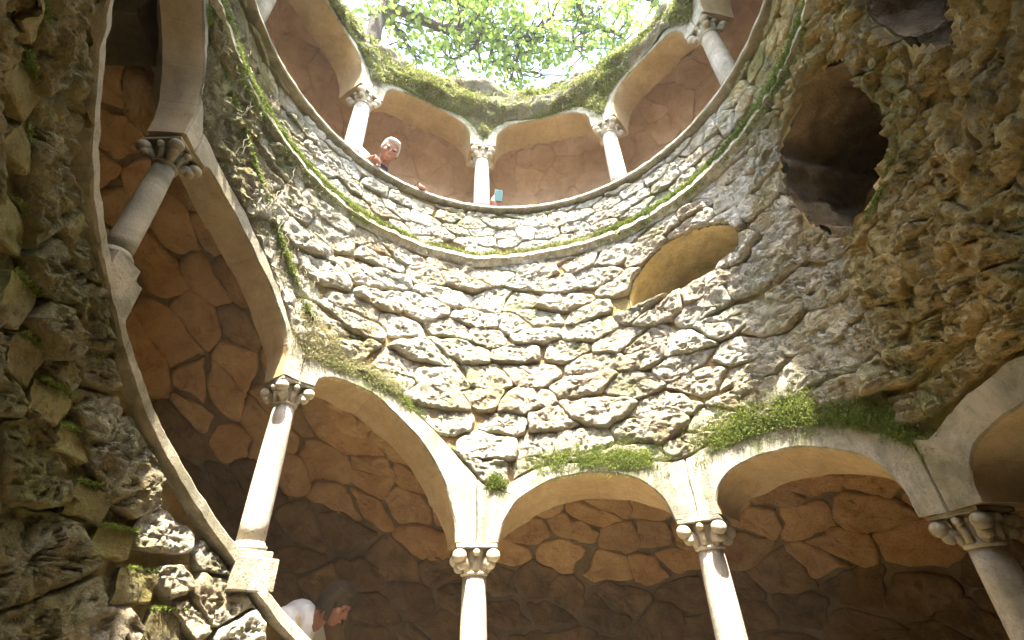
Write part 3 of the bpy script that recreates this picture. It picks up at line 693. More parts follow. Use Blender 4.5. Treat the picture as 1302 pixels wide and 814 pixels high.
for a in np.arange(-132, 228, 12.0):
    Aa = np.linspace(a + .04, a + 11.96, 24)
    ring_profile('coping_stone', Aa, lambda q: [(0.966, HPAR2 - .003), (0.962, HPAR2 - .008), (0.962, HPAR2 - .020), (0.968, HPAR2 - .025), (1.16, HPAR2 - .025), (1.16, HPAR2), (0.97, HPAR2)], M_COPING, upar)
course = tag(empty('string_course'), 'curved moulded string course with moss along its ledge', 'cornice')
for a in np.arange(-132, 228, 15.0):
    Aa = np.linspace(a + .05, a + 14.95, 40)
    def prof(q):
        h = float(STR(q)); j = float(fbm(np.array([[q * .5, 1.0, 0.2]]), 3)[0]) * 0.010; j2 = float(fbm(np.array([[q * 1.1, 7.0, 0.2]]), 2)[0]) * 0.003
        return [(1.05, h + .066 + j2), (0.978 + j, h + .056 + j2), (0.961 + j, h + .049 + j2), (0.957 + j + j2, h + .028), (0.970 + j, h + .022), (0.980 + j, h + .010 + j2), (0.99, h), (1.05, h - .004)]
    ring_profile('moulding', Aa, prof, M_STRING, course)

# ------------------------------------------------------------------ mossy rock rim round the mouth
rim = tag(empty('rock_rim'), 'irregular mossy rock rim round the mouth of the well', 'rock')
A = np.arange(-101.5, 102.6, 0.6); nv = 44; V = []
for i, a in enumerate(A):
    h0 = float(EXT2(a)) - 0.006; h1 = float(_top(a))
    T = np.linspace(0, 1, 30); hh = h0 + (h1 - h0) * T; rr_ = 0.978 + 0.05 * T - 0.035 * np.sin(np.pi * np.clip(T * 1.15, 0, 1))
    T2 = np.linspace(0.07, 1, nv - 30); hh = np.r_[hh, h1 - 0.02 * T2 - (h1 - GROUND_H) * T2 ** 2]; rr_ = np.r_[rr_, 1.025 + 0.5 * T2]
    V.append(np.c_[np.full(nv, a), rr_, hh])
V = np.array(V).reshape(-1, 3); b = P(V[:, 0], V[:, 1], V[:, 2])
lay = np.tile(np.r_[np.linspace(0.25, 1, 6), np.ones(nv - 6)], len(A))
d1 = fbm(b * np.array([1.6, 1.6, 4.0]), 4) * 0.085 + ridged(b * np.array([4, 4, 9.0]), 5) * 0.05
dz = (fbm(b * 2.1 + 40, 3) * 0.09 + fbm(b * 0.9 + 9, 2) * 0.07) * np.tile(np.r_[np.linspace(0, 1, 30) ** 2, np.ones(nv - 30) * 0.8], len(A))
W = P(V[:, 0], V[:, 1] - d1 * lay, V[:, 2] + dz)
mk('rim_face', W, grid_faces(len(A), nv), M_RIM, rim)
def boulder(name, az, r, h, sx, sy, sz, seed, parent=None, mat=M_RIM):
    bm = bmesh.new(); bmesh.ops.create_icosphere(bm, subdivisions=5, radius=1.0)
    v = np.array([x.co for x in bm.verts]); F = [[q.index for q in f.verts] for f in bm.faces]; bm.free()
    n = fbm(v * 1.3 + seed * 7, 4) * 0.35 + ridged(v * np.array([2, 2, 4]) + seed, 3) * 0.10
    v = v * (1 + n)[:, None] * np.array([sx, sy, sz]) * R
    t = -RAD(az); c, s = math.cos(t), math.sin(t); v = np.c_[v[:, 0] * c - v[:, 1] * s, v[:, 0] * s + v[:, 1] * c, v[:, 2]]
    return mk(name, v + P(az, r, h), F, mat, parent)
for az, r, h, sx, sy, sz, lab in [(-14, 1.09, 3.16, .22, .16, .15, 'broad bare grey boulder on the rim, below the oak branches'), (27, 1.08, 3.08, .16, .15, .14, 'mossy boulder on the rim above the dark upper arch'),
                             (-50, 1.12, 3.04, .20, .16, .12, 'grassy boulder on the rim over the leaning man'), (62, 1.12, 2.98, .2, .16, .12, 'dark mossy boulder on the rim towards the damp flank')]:
    tag(boulder('boulder', az, r, h, sx, sy, sz, int(az + 100)), lab, 'boulder', 'boulders on the rim')

# ------------------------------------------------------------------ moss
def moss_patch(name, pts, normals, size, mat, label, droop=0.2, nb=4):
    """pts (n,3) anchor points, normals (n,3): each tuft is a few small blades"""
    n = len(pts); T = np.repeat(pts, nb, 0); Nn = np.repeat(normals, nb, 0)
    rnd = RNG.normal(size=(n * nb, 3)); d = Nn * 0.9 + rnd * 0.55 + np.array([0, 0, 0.25 - droop]); d /= np.linalg.norm(d, axis=1)[:, None]
    sd = np.cross(d, RNG.normal(size=(n * nb, 3))); sd /= np.linalg.norm(sd, axis=1)[:, None] + 1e-9
    L = size * RNG.uniform(0.5, 1.5, (n * nb, 1)); w = L * RNG.uniform(0.22, 0.4, (n * nb, 1))
    T = T + rnd * size * 0.35
    a = T - sd * w * .5; b = T + sd * w * .5; m1 = T + d * L * .6 + sd * w * .45; m2 = T + d * L * .6 - sd * w * .45; tip = T + d * L + np.array([0, 0, -1]) * L * droop
    V = np.stack([a, b, m1, tip, m2], 1).reshape(-1, 3); k5 = np.arange(n * nb)[:, None] * 5
    F = (k5 + np.array([[0, 1, 2, 4]])).tolist() + (k5 + np.array([[4, 2, 3]])).tolist()
    o = mk(name, V, F, mat, None, False); tag(o, label, 'moss', None, 'stuff'); return o
def along(path, n, spread_h, spread_a, r, up=0.5, clump=3.0, rs=0.004, off=-0.03):
    """scatter along an (az, h) polyline on the shaft wall, clumped by noise"""
    p = resample(np.array(path, float) * np.array([1 / 57.3, 1]), 400) * np.array([57.3, 1])
    i = RNG.integers(0, 400, n * 3); q = p[i] + np.c_[RNG.normal(size=n * 3) * spread_a, RNG.normal(size=n * 3) * spread_h]
    w = P(q[:, 0], r, q[:, 1]); m = fbm(w * clump * 1.6, 4) + RNG.uniform(-.8, .8, len(w)) - 9.0 * ((q[:, 1] < EXT(q[:, 0]) + off) & (q[:, 1] > 0.0)); keep = np.argsort(-m)[:n]
    q = q[keep]; w = P(q[:, 0], r + RNG.normal(size=n) * rs, q[:, 1])
    nr = -np.c_[np.sin(np.radians(q[:, 0])), np.cos(np.radians(q[:, 0])), np.zeros(n)] * (1 - up) + np.array([0, 0, up]); return w, nr
# on the string-course ledge
w, nr = along([(a, STR(a) + .072) for a in np.arange(-105, 105, 3)], 14000, .008, .6, .976, .6)
moss_patch('moss', w, nr, .012, M_MOSS, 'green moss strip along the string course ledge', 0.35)
for a0, a1, n_, mt, lab in ((24, 98, 9000, M_MOSS, 'thick moss smothering the string course near the window'), (-100, -42, 8000, M_MOSS, 'ragged moss over the string course above the steep arches'), (-45, 30, 2500, M_DRYMOSS, 'sparse dry moss on the sunlit string course')):
    w, nr = along([(a, STR(a) + .05) for a in np.linspace(a0, a1, 40)], n_, .020, .6, .972, .35, 5); moss_patch('moss', w, nr, .012, mt, lab, 0.5)
w, nr = along([(-98, 1.64), (-84, 1.48), (-72, 1.36), (-60, 1.15)], 12000, .085, 4.0, .990, .25, 7, .004, .02); moss_patch('moss', w, nr, .010, M_DRYMOSS, 'fine dry moss spread over the blocks above the steep arches', 0.4, 3)
# hoods of the arches
def hood(name, a0, a1, n, lab, mat=M_MOSS, sh=.020, sz=.008, r=.976, dh=0.0):
    w, nr = along([(a, EXT(a) + dh) for a in np.linspace(a0, a1, 40)], n, sh, .4, r, .45, 4.0)
    w2, nr2 = along([(a, EXT(a) + dh * .5) for a in np.linspace(a0 - 3, a1 + 3, 40)], n // 3, sh * 2.2, 1.5, r + .002, .3, 6.0, .003, -.06)
    moss_patch('moss', np.vstack([w, w2]), np.vstack([nr, nr2]), sz, mat, lab, 0.5)
hood('moss', 2, 27, 9000, 'bright green moss hanging over the round arch below the pale blocks', dh=.005)
hood('moss', 40, 73, 14000, 'thick olive moss hood over the arch at the damp flank', M_MOSS, .028)
hood('moss', -54, -31, 6000, 'dry yellow-green moss over the high side of the broad rampant arch', M_DRYMOSS, .016, dh=.01)
hood('moss', -50, -28, 2500, 'green moss fringe over the broad rampant arch', M_MOSS, .012)
w, nr = along([(-56, 1.0), (-51, .97), (-46, .955)], 7000, .03, 1.2, .978, .3, 5); moss_patch('moss', w, nr, .009, M_DRYMOSS, 'dry moss cushion above the capital of the sloping-parapet column', 0.3)
w, nr = along([(-6, .53), (-9, .53), (-8, .55)], 1000, .012, .5, .97, .4, 6); moss_patch('moss', w, nr, .011, M_MOSS, 'small moss tuft between the two arches over the white column', 0.3)
ML = [(-104, 1.66), (-94.6, 1.64), (-83.3, 1.56), (-70.8, 1.38), (-62, 1.21), (-54, 1.05)]
w, nr = along(ML, 2600, .007, .4, .978, .4, 4); moss_patch('moss', w, nr, .012, M_MOSS, 'narrow moss vein running down the wall above the steep arches', 0.3)
w, nr = along([(-106, 1.72), (-98, 1.60), (-93, 1.50), (-88, 1.42)], 3500, .03, 1.5, .988, .3, 6, .004, .01); moss_patch('moss', w, nr, .010, M_DRYMOSS, 'ragged dry moss beside the tall dark arch', 0.4)
# edge of the opening
w, nr = along([(79, .975), (88, 1.02), (97, 1.09)], 900, .005, .3, .988, .5, 6); moss_patch('moss', w, nr, .008, M_MOSS, 'bright moss on the sill of the large dark opening', 0.3)
# stepped band tops
pts = []; nrs = []
a = STEP_A0
while a < -52:
    h = float(step_h(a + STEP_DA / 2)); n = int(random.choice([60, 160, 260])); q = a + RNG.uniform(0.2, STEP_DA - .1, n); r_ = RNG.uniform(.984, .998, n)
    pts.append(P(q, r_, h + .006)); nrs.append(np.c_[-np.sin(np.radians(q)) * .4, -np.cos(np.radians(q)) * .4, np.ones(n)]); a += STEP_DA
moss_patch('moss', np.vstack(pts), np.vstack(nrs), .009, M_MOSS, 'thin green moss edging the stepped blocks', 0.4)
# rim moss: on the noisy rim face itself
me_n = len(W); idx = RNG.integers(0, me_n, 100000); az_ = V[idx, 0]; hh_ = V[idx, 2]
msk = fbm(W[idx] * np.array([2.2, 2.2, 5.0]) + 3, 4) + RNG.uniform(-.25, .25, len(idx)); sel = idx[(msk > 0.0) & (az_ > -105) & (az_ < 105)]
jit = RNG.normal(size=(len(sel), 3)) * 0.010
nn = np.c_[-np.sin(np.radians(V[sel, 0])) * .6, -np.cos(np.radians(V[sel, 0])) * .6, np.full(len(sel), .6)]
half = RNG.uniform(size=len(sel)) < 0.6
moss_patch('moss', (W[sel] + jit)[half], nn[half], .022, M_MOSS, 'deep green moss mat over the rock rim', 0.5, 3)
moss_patch('moss', (W[sel] + jit)[~half], nn[~half], .022, M_DRYMOSS, 'sun-bleached moss over the rock rim', 0.5, 3)

rts = []
for q in range(70):
    if q < 35: a = random.uniform(-104, -52); h = float(np.interp(a, [-104, -52], [1.85, 1.15])) + random.gauss(0, .16); rr0 = .972; lim = 40
    else: a = random.uniform(-60, 60); h = random.uniform(2.92, 3.05); rr0 = .945
    L = random.uniform(.06, .2)
    if q < 35 and h - L < float(EXT(a)) + .03: continue
    p = []; da = random.uniform(-3, 3)
    for t in np.linspace(0, 1, 9): p.append(P(a + da * t + random.gauss(0, .35), rr0 - .012 * math.sin(math.pi * t) + random.gauss(0, .003), h - L * t + random.gauss(0, .004)))
    rts.append(tube(p, np.linspace(.0022, .0008, 9) * random.uniform(.6, 1.3), 5))
V_, F_ = joinm(*rts); tag(mk('roots', V_, F_, M_ROOT), 'thin dry roots trailing down the mossy wall and rim', 'roots', None, 'stuff')

# ------------------------------------------------------------------ oak over the mouth
def ray(px, py, dist):
    """a point at `dist` metres along the line of sight; used only to place boughs where they stand"""
    x = (px - 651) / 620.0; y = -(py - 407) / 620.0
    d = (_rt * x + _up * y + _f).normalized(); return CAMP + d * dist
def oak(limbs, leaves_n, label):
    t = empty('oak_tree', limbs[0][0][0]); tag(t, label, 'tree'); base = Vector(limbs[0][0][0])
    parts = []; tips = []
    for pts, r0, r1 in limbs:
        pp = [Vector(p) - base for p in pts]; n = len(pp) * 4; path = []
        for i in range(n + 1):
            s = i / n * (len(pp) - 1); j = min(int(s), len(pp) - 2); f = s - j
            a, b, c, d = pp[max(j - 1, 0)], pp[j], pp[j + 1], pp[min(j + 2, len(pp) - 1)]
            q = 0.5 * (2 * b + (c - a) * f + (2 * a - 5 * b + 4 * c - d) * f * f + (3 * b - a - 3 * c + d) * f ** 3)
            q = q + Vector((random.uniform(-1, 1), random.uniform(-1, 1), random.uniform(-1, 1))) * min(r0 * 0.35, .028); path.append(q)
        parts.append(tube(path, [r0 + (r1 - r0) * i / n for i in range(n + 1)], 9))
        tips.append((path, r1))
    tw = []; clumps = []
    for path, r1 in tips[1:]:
        for i in range(2, len(path)):
            for _ in range(3):
                if random.random() < 0.55:
                    d = Vector((random.gauss(0, 1), random.gauss(0, 1), random.gauss(0, .6))).normalized(); L = random.uniform(.35, 1.1); p = path[i]; q = [p]
                    for s in range(4): d = (d + Vector((random.gauss(0, .35), random.gauss(0, .35), random.gauss(0, .3)))).normalized(); q.append(q[-1] + d * L / 4)
                    tw.append(tube(q, [.018, .014, .011, .008, .004], 5)); clumps += q[2:] if random.random() < .75 else []
    mk('trunk', *joinm(*parts), M_BARK, t); tag(mk('twigs', *joinm(*tw), M_BARK, t), kind='stuff')
    C = np.array([tuple(c) for c in clumps]); i = RNG.integers(0, len(C), leaves_n); n = leaves_n
    p = C[i] + RNG.normal(size=(n, 3)) * np.array([.11, .11, .08]); d = RNG.normal(size=(n, 3)); d[:, 2] *= .5; d /= np.linalg.norm(d, axis=1)[:, None]
    s = np.cross(d, RNG.normal(size=(n, 3)) * .5 + np.array([0, 0, 1.0])); s /= np.linalg.norm(s, axis=1)[:, None]; up = np.cross(s, d)
    L = RNG.uniform(.08, .14, (n, 1)); w = L * .34
    V = np.stack([p, p + d * L * .35 + s * w + up * L * .08, p + d * L * .75 + s * w * .9 + up * L * .08, p + d * L, p + d * L * .75 - s * w * .9 + up * L * .08, p + d * L * .35 - s * w + up * L * .08], 1).reshape(-1, 3)
    k6 = np.arange(n)[:, None] * 6; F = (k6 + np.array([[0, 1, 2, 3]])).tolist() + (k6 + np.array([[0, 3, 4, 5]])).tolist()
    mk('crown', V, F, M_LEAF, t, False); return t
g = Z0 + GROUND_H * R
T0 = ray(452, 70, 10.5); T0.z = g - 0.2; T0.y += 0.6; T0.x -= .1
D = 11.5
limbs = [([tuple(T0), tuple(T0 + (ray(476, 45, 10.2) - T0) * .6), tuple(ray(476, 40, 10.4)), tuple(ray(492, 8, 11.0)), tuple(ray(512, -35, 11.6)), tuple(ray(540, -110, 12.5))], .15, .11),
    ([tuple(ray(492, 10, 11)), tuple(ray(530, 22, 11)), tuple(ray(565, 36, 11.2)), tuple(ray(595, 30, 11.4)), tuple(ray(625, -2, 11.8)), tuple(ray(650, -40, 12))], .11, .05),
    ([tuple(ray(512, -30, 11.6)), tuple(ray(560, -6, 11.9)), tuple(ray(610, 2, 12.2)), tuple(ray(660, -22, 12.5)), tuple(ray(720, -40, 12.8))], .13, .06),
    ([tuple(ray(600, 26, 11.4)), tuple(ray(612, 45, 11.2)), tuple(ray(595, 66, 11)), tuple(ray(570, 80, 10.8))], .05, .02),
    ([tuple(ray(612, 8, 11.7)), tuple(ray(632, 40, 11.5)), tuple(ray(655, 50, 11.4)), tuple(ray(680, 35, 11.4)), tuple(ray(705, 20, 11.4))], .055, .025),
    ([tuple(ray(655, 50, 11.4)), tuple(ray(660, 68, 11.2)), tuple(ray(652, 92, 11.0))], .04, .018),
    ([tuple(ray(700, -35, 12.6)), tuple(ray(735, 5, 12.2)), tuple(ray(745, 30, 12)), tuple(ray(775, 38, 11.8)), tuple(ray(795, 52, 11.7))], .06, .02),
    ([tuple(ray(488, 14, 11)), tuple(ray(510, 45, 10.8)), tuple(ray(530, 75, 10.6))], .05, .02),
    ([tuple(ray(720, -40, 12.8)), tuple(ray(770, -60, 13)), tuple(ray(840, -60, 13)), tuple(ray(880, -90, 13))], .07, .03),
    ([tuple(ray(760, -40, 13)), tuple(ray(800, -8, 12.4)), tuple(ray(838, 4, 12.2))], .04, .015),
    ([tuple(ray(740, 18, 12.1)), tuple(ray(728, 50, 11.8)), tuple(ray(742, 72, 11.6))], .03, .012),
    ([tuple(ray(640, 42, 11.5)), tuple(ray(625, 78, 11.3)), tuple(ray(690, 95, 11.2))], .03, .012),
    ([tuple(ray(540, -110, 12.5)), tuple(ray(600, -160, 13)), tuple(ray(700, -200, 13.5))], .12, .05),
    ([tuple(ray(512, -35, 11.6)), tuple(ray(460, -90, 12)), tuple(ray(400, -130, 12.4))], .09, .04)]
oak(limbs, 4600, 'spreading green oak leaning over the mouth of the well')

# ------------------------------------------------------------------ people
def remeshed(name, parts, voxel, mat, parent=None, smooth_it=3):
    V, F = joinm(*parts); me = bpy.data.meshes.new(name); me.from_pydata(V, [], F); me.update()
    o = bpy.data.objects.new(name, me); COL.objects.link(o)
    m = o.modifiers.new('r', 'REMESH'); m.mode = 'VOXEL'; m.voxel_size = voxel; m.use_smooth_shade = True
    s = o.modifiers.new('s', 'SMOOTH'); s.iterations = smooth_it; s.factor = 0.5
    dg = bpy.context.evaluated_depsgraph_get(); nm = bpy.data.meshes.new_from_object(o.evaluated_get(dg))
    o.modifiers.clear(); o.data = nm; nm.name = name; nm.materials.clear(); nm.materials.append(mat)
    nm.polygons.foreach_set('use_smooth', np.ones(len(nm.polygons), bool))
    if parent is not None: o.parent = parent
    return o
def cap(p0, p1, r0, r1=None, n=14):
    r1 = r0 if r1 is None else r1
    p0 = Vector(p0); p1 = Vector(p1); d = (p1 - p0).normalized(); pts = []; rr = []
    for t in (-.98, -.8, -.5, 0): pts.append(p0 + d * r0 * t); rr.append(r0 * math.sqrt(max(0.01, 1 - t * t)))
    for t in (0, .5, .8, .98): pts.append(p1 + d * r1 * t); rr.append(r1 * math.sqrt(max(0.01, 1 - t * t)))
    return tube(pts, rr, n)
def ell(c, rx, ry, rz, M=None, n=20, m=14):
    v, f = ball((0, 0, 0), 1, n, m); out = []
    for p in v:
        q = Vector((p[0] * rx, p[1] * ry, p[2] * rz)); out.append((M @ q if M else q) + Vector(c))
    return out, f
def head_parts(c, M, s=1.0):
    """local head: +y face, +z crown, centre of skull at c"""
    T = lambda x, y, z: Vector(c) + M @ (Vector((x, y, z)) * s)
    E = lambda x, y, z, a, b, d: ell(T(x, y, z), a * s, b * s, d * s, M)
    return [E(0, -.012, .025, .075, .093, .088), E(0, .018, -.045, .060, .068, .068), E(0, .045, -.088, .032, .032, .026), E(0, .068, .022, .052, .018, .016),
            cap(T(0, .080, .010), T(0, .100, -.024), .009 * s, .013 * s), E(0, .078, -.058, .024, .014, .010), E(.04, .058, -.02, .026, .024, .022), E(-.04, .058, -.02, .026, .024, .022),
            E(.079, -.01, -.012, .010, .02, .034), E(-.079, -.01, -.012, .010, .02, .034), cap(T(0, -.03, -.06), T(0, -.05, -.17), .052 * s, .056 * s)]
def frame(fwd, up):
    y = Vector(fwd).normalized(); z = Vector(up); z = (z - y * z.dot(y)).normalized(); x = y.cross(z); return Matrix((x, y, z)).transposed()
def hand_parts(w, M, curl=0.9, s=1.0, side=1, spread=0.12):
    """wrist at w, +y fingers, +z back of the hand"""
    T = lambda x, y, z: Vector(w) + M @ (Vector((x * side, y, z)) * s)
    out = [ell(T(0, .045, 0), .040 * s, .052 * s, .016 * s, M)]
    for i, (x, L) in enumerate(((-.030, .072), (-.010, .082), (.011, .076), (.030, .060))):
        p = Vector((x, .085, 0)); a = 0.15; prev = p
        for k, f in enumerate((.42, .32, .26)):
            a += curl * (0.5, .9, .6)[k]; q = prev + Vector((x * spread / .03 * L * f * .3, math.cos(a) * L * f, -math.sin(a) * L * f))
            out.append(cap(T(*prev), T(*q), (.0095 - .001 * k) * s, (.009 - .001 * k) * s, 8)); prev = q
    out.append(cap(T(-.030, .02, -.004), T(-.058, .05, -.014), .013 * s, .011 * s, 8)); out.append(cap(T(-.058, .05, -.014), T(-.062, .082, -.024), .011 * s, .009 * s, 8))
    return out
def face_bits(c, M, parent, s=1.0, closed=False):
    T = lambda x, y, z: Vector(c) + M @ (Vector((x, y, z)) * s)
    for sx in (-1, 1): mk('eye', *ell(T(sx * .032, .080, .004), .013 * s, .007 * s, .005 * s, M), M_EYE, parent)
    mk('lips', *ell(T(0, .090, -.058), .024 * s, .008 * s, .007 * s, M), M_LIP, parent)
    for sx in (-1, 1): mk('eyebrow', *ell(T(sx * .033, .084, .022), .02 * s, .006 * s, .004 * s, M), M_GREYHAIR if s < 1.2 else M_BROWNHAIR, parent)

# man leaning over the upper parapet
def radial(az): return Vector((math.sin(RAD(az)), math.cos(RAD(az)), 0))
hp = Vector(P(-42.4, 1.0, 2.262)); out_ = radial(-42.4); tang = Vector((math.cos(RAD(-42.4)), -math.sin(RAD(-42.4)), 0))
look = (CAMP - hp).normalized(); Mh = frame(look + Vector((0, 0, .22)) + tang * .10, Vector((0.05, 0, 1)) + tang * .10)
man = empty('person', P(-42.4, 1.28, 1.6)); man['_baked'] = 1
tag(man, 'grey-haired man in black top leaning over the upper parapet and looking down', 'person')
bpy.context.view_layer.update()
def child(o, par):
    o.parent = par; o.matrix_parent_inverse = Matrix.Translation(-Vector(par.location)); return o
def mkc(name, v, f, mat, par): return child(mk(name, v, f, mat), par)
S_ = 1.02
sh_c = hp + out_ * .20 + Vector((0, 0, -.25)); shL = sh_c + tang * .20; shR = sh_c - tang * .20
hip = sh_c + out_ * .28 + Vector((0, 0, -.50)); fl = Vector(P(-42.4, 1.28, 1.6))
cop = Z0 + HPAR2 * R
hR = Vector(P(-48.5, .995, HPAR2 + .035)); hL = Vector(P(-32.0, 1.01, HPAR2 + .012))
elR = Vector(P(-51.5, 1.06, HPAR2 + .12)); elL = Vector(P(-33.0, 1.14, HPAR2 + .02))
body = head_parts(hp, Mh, S_) + [cap(shL, shR, .075), cap(sh_c, hip, .125, .13), cap(hip + tang * .09, fl + tang * .11 + Vector((0, 0, .45)), .085, .065), cap(hip - tang * .09, fl - tang * .11 + Vector((0, 0, .45)), .085, .065),
        cap(fl + tang * .11 + Vector((0, 0, .45)), fl + tang * .12 + Vector((0, 0, .05)), .062, .045), cap(fl - tang * .11 + Vector((0, 0, .45)), fl - tang * .12 + Vector((0, 0, .05)), .062, .045),
        cap(fl + tang * .12 + Vector((0, 0, .05)), fl + tang * .12 - out_ * .14 + Vector((0, 0, .04)), .045, .04), cap(fl - tang * .12 + Vector((0, 0, .05)), fl - tang * .12 - out_ * .14 + Vector((0, 0, .04)), .045, .04),
        cap(hp - Mh @ Vector((0, .05, .13)), sh_c, .06, .075), cap(shR, elR, .058, .048), cap(elR, hR, .044, .032), cap(shL, elL, .058, .048), cap(elL, hL, .044, .032)]
body += hand_parts(hR, frame(-out_ + tang * .55 + Vector((0, 0, -.15)), (0, 0, 1)), 1.0, 1.05, 1) + hand_parts(hL, frame(-out_ + Vector((0, 0, .10)), (0, 0, 1)), 1.25, 1.0, -1)
child(remeshed('body', body, .0075, M_SKIN), man)
Th = lambda x, y, z: hp + Mh @ (Vector((x, y, z)) * S_)
child(remeshed('hair', [ell(Th(0, -.030, .045), .083 * S_, .092 * S_, .084 * S_, Mh), ell(Th(0, .030, .088), .066, .05, .03, Mh), ell(Th(.070, -.01, .01), .018, .035, .045, Mh), ell(Th(-.070, -.01, .01), .018, .035, .045, Mh)], .007, M_GREYHAIR), man)
for sx in (-1, 1):
    mkc('eye', *ell(Th(sx * .031, .078, .002), .012, .006, .0035, Mh), M_EYE, man); mkc('eyebrow', *ell(Th(sx * .032, .084, .020), .019, .006, .005, Mh), M_GREYHAIR, man)
mkc('lips', *ell(Th(0, .089, -.058), .024, .008, .006, Mh), M_LIP, man)
child(remeshed('jacket', [cap(shL, shR, .088), cap(sh_c, hip, .14, .145), cap(shR, elR, .07, .06), cap(shL, elL, .07, .06), cap(elL, elL.lerp(hL, .75), .056, .046), cap(hp - Mh @ Vector((0, .045, .16)), sh_c, .068, .09)], .01, M_BLACKCLOTH), man)
child(remeshed('sleeve', [cap(shR.lerp(elR, .3), elR, .078, .074), cap(elR, elR.lerp(hR, .70), .074, .060)], .008, M_WHITECLOTH), man)
child(remeshed('trousers', [cap(hip + tang * .09, fl + tang * .11 + Vector((0, 0, .45)), .1, .08), cap(hip - tang * .09, fl - tang * .11 + Vector((0, 0, .45)), .1, .08), cap(fl + tang * .11 + Vector((0, 0, .45)), fl + tang * .12 + Vector((0, 0, .07)), .076, .065), cap(fl - tang * .11 + Vector((0, 0, .45)), fl - tang * .12 + Vector((0, 0, .07)), .076, .065), cap(hip + tang * .06, hip - tang * .06, .14)], .012, M_BLACKCLOTH), man)

# person crouching behind the parapet, arm out with a phone, pale cap just showing
az = -1.5; o2 = radial(az); t2 = Vector((math.cos(RAD(az)), -math.sin(RAD(az)), 0)); UPV = Vector((0, 0, 1))
ph = Vector(P(-5.7, 1.0, 2.165)); Mp = frame(Vector((0.10, -.0, 1)), (CAMP - ph).normalized())   # y: long side, z: towards the camera
shooter = empty('person', P(az, 1.25, 1.6)); tag(shooter, 'person hidden behind the upper parapet, only a raised hand and pale cap showing', 'person')
c2 = Vector(P(4.0, 1.145, 2.035)); Mc = frame(-o2 + Vector((0, 0, -.1)), UPV)
s2 = c2 + o2 * .12 - UPV * .22; hip2 = s2 + o2 * .14 - UPV * .36; f2 = Vector(P(az, 1.25, 1.6)); wr = ph - Mp @ Vector((.045, .085, .015)) ; el2 = Vector(P(-4.5, 1.10, HPAR2 - .07))
b2 = head_parts(c2, Mc) + [cap(c2 - UPV * .13, s2, .055, .07), cap(s2 - t2 * .18, s2 + t2 * .18, .07), cap(s2, hip2, .12, .125), cap(s2 - t2 * .18, el2, .055, .046), cap(el2, wr, .042, .03),
      cap(s2 + t2 * .18, s2 + t2 * .24 - UPV * .28, .055, .045), cap(s2 + t2 * .24 - UPV * .28, s2 + t2 * .16 - o2 * .16 - UPV * .24, .042, .03),
      cap(hip2 - t2 * .09, f2 - o2 * .12 - t2 * .1 + UPV * .3, .085, .062), cap(hip2 + t2 * .09, f2 - o2 * .12 + t2 * .1 + UPV * .3, .085, .062), cap(f2 - o2 * .12 - t2 * .1 + UPV * .3, f2 + o2 * .1 - t2 * .1 + UPV * .05, .06, .045), cap(f2 - o2 * .12 + t2 * .1 + UPV * .3, f2 + o2 * .1 + t2 * .1 + UPV * .05, .06, .045),
      cap(f2 + o2 * .1 - t2 * .1 + UPV * .05, f2 - o2 * .06 - t2 * .1 + UPV * .04, .042, .038), cap(f2 + o2 * .1 + t2 * .1 + UPV * .05, f2 - o2 * .06 + t2 * .1 + UPV * .04, .042, .038)]
b2 += hand_parts(wr, Mp @ Matrix.Rotation(-0.35, 3, 'Z'), 0.55, 1.0, -1) + hand_parts(s2 + t2 * .16 - o2 * .16 - UPV * .24, frame(-o2, UPV), .6, 1, -1)
child(remeshed('body', b2, .0075, M_SKIN), shooter)
Tc = lambda x, y, z: c2 + Mc @ Vector((x, y, z))
child(remeshed('cap', [ell(Tc(0, -.012, .06), .086, .104, .07, Mc), ell(Tc(0, .10, .045), .07, .07, .012, Mc)], .007, M_WHITECLOTH), shooter)
child(remeshed('shirt', [cap(s2 - t2 * .18, s2 + t2 * .18, .082), cap(s2, hip2, .135, .14), cap(s2 - t2 * .18, (s2 - t2 * .18).lerp(el2, .6), .066, .06), cap(s2 + t2 * .18, s2 + t2 * .22 - UPV * .18, .066, .06)], .01, M_BLACKCLOTH), shooter)
child(remeshed('trousers', [cap(hip2 - t2 * .09, f2 - o2 * .12 - t2 * .1 + UPV * .3, .1, .076), cap(hip2 + t2 * .09, f2 - o2 * .12 + t2 * .1 + UPV * .3, .1, .076), cap(f2 - o2 * .12 - t2 * .1 + UPV * .3, f2 + o2 * .1 - t2 * .1 + UPV * .09, .075, .06), cap(f2 - o2 * .12 + t2 * .1 + UPV * .3, f2 + o2 * .1 + t2 * .1 + UPV * .09, .075, .06)], .012, M_BLACKCLOTH), shooter)
phone = empty('phone', ph); phone.rotation_euler = Mp.to_euler(); tag(phone, 'teal smartphone held up in a hand beside the upper column', 'phone')
mk('phone_body', *boxm(-.042, .042, -.085, .085, -.005, .005, .003), M_PHONERIM, phone, False)
mk('back_panel', *boxm(-.038, .038, -.081, .081, .005, .0062, .0004), M_PHONE, phone, False)
mk('camera_lens', *ball((0.0, .058, .006), .010, 12, 6, .3), M_LENS, phone)

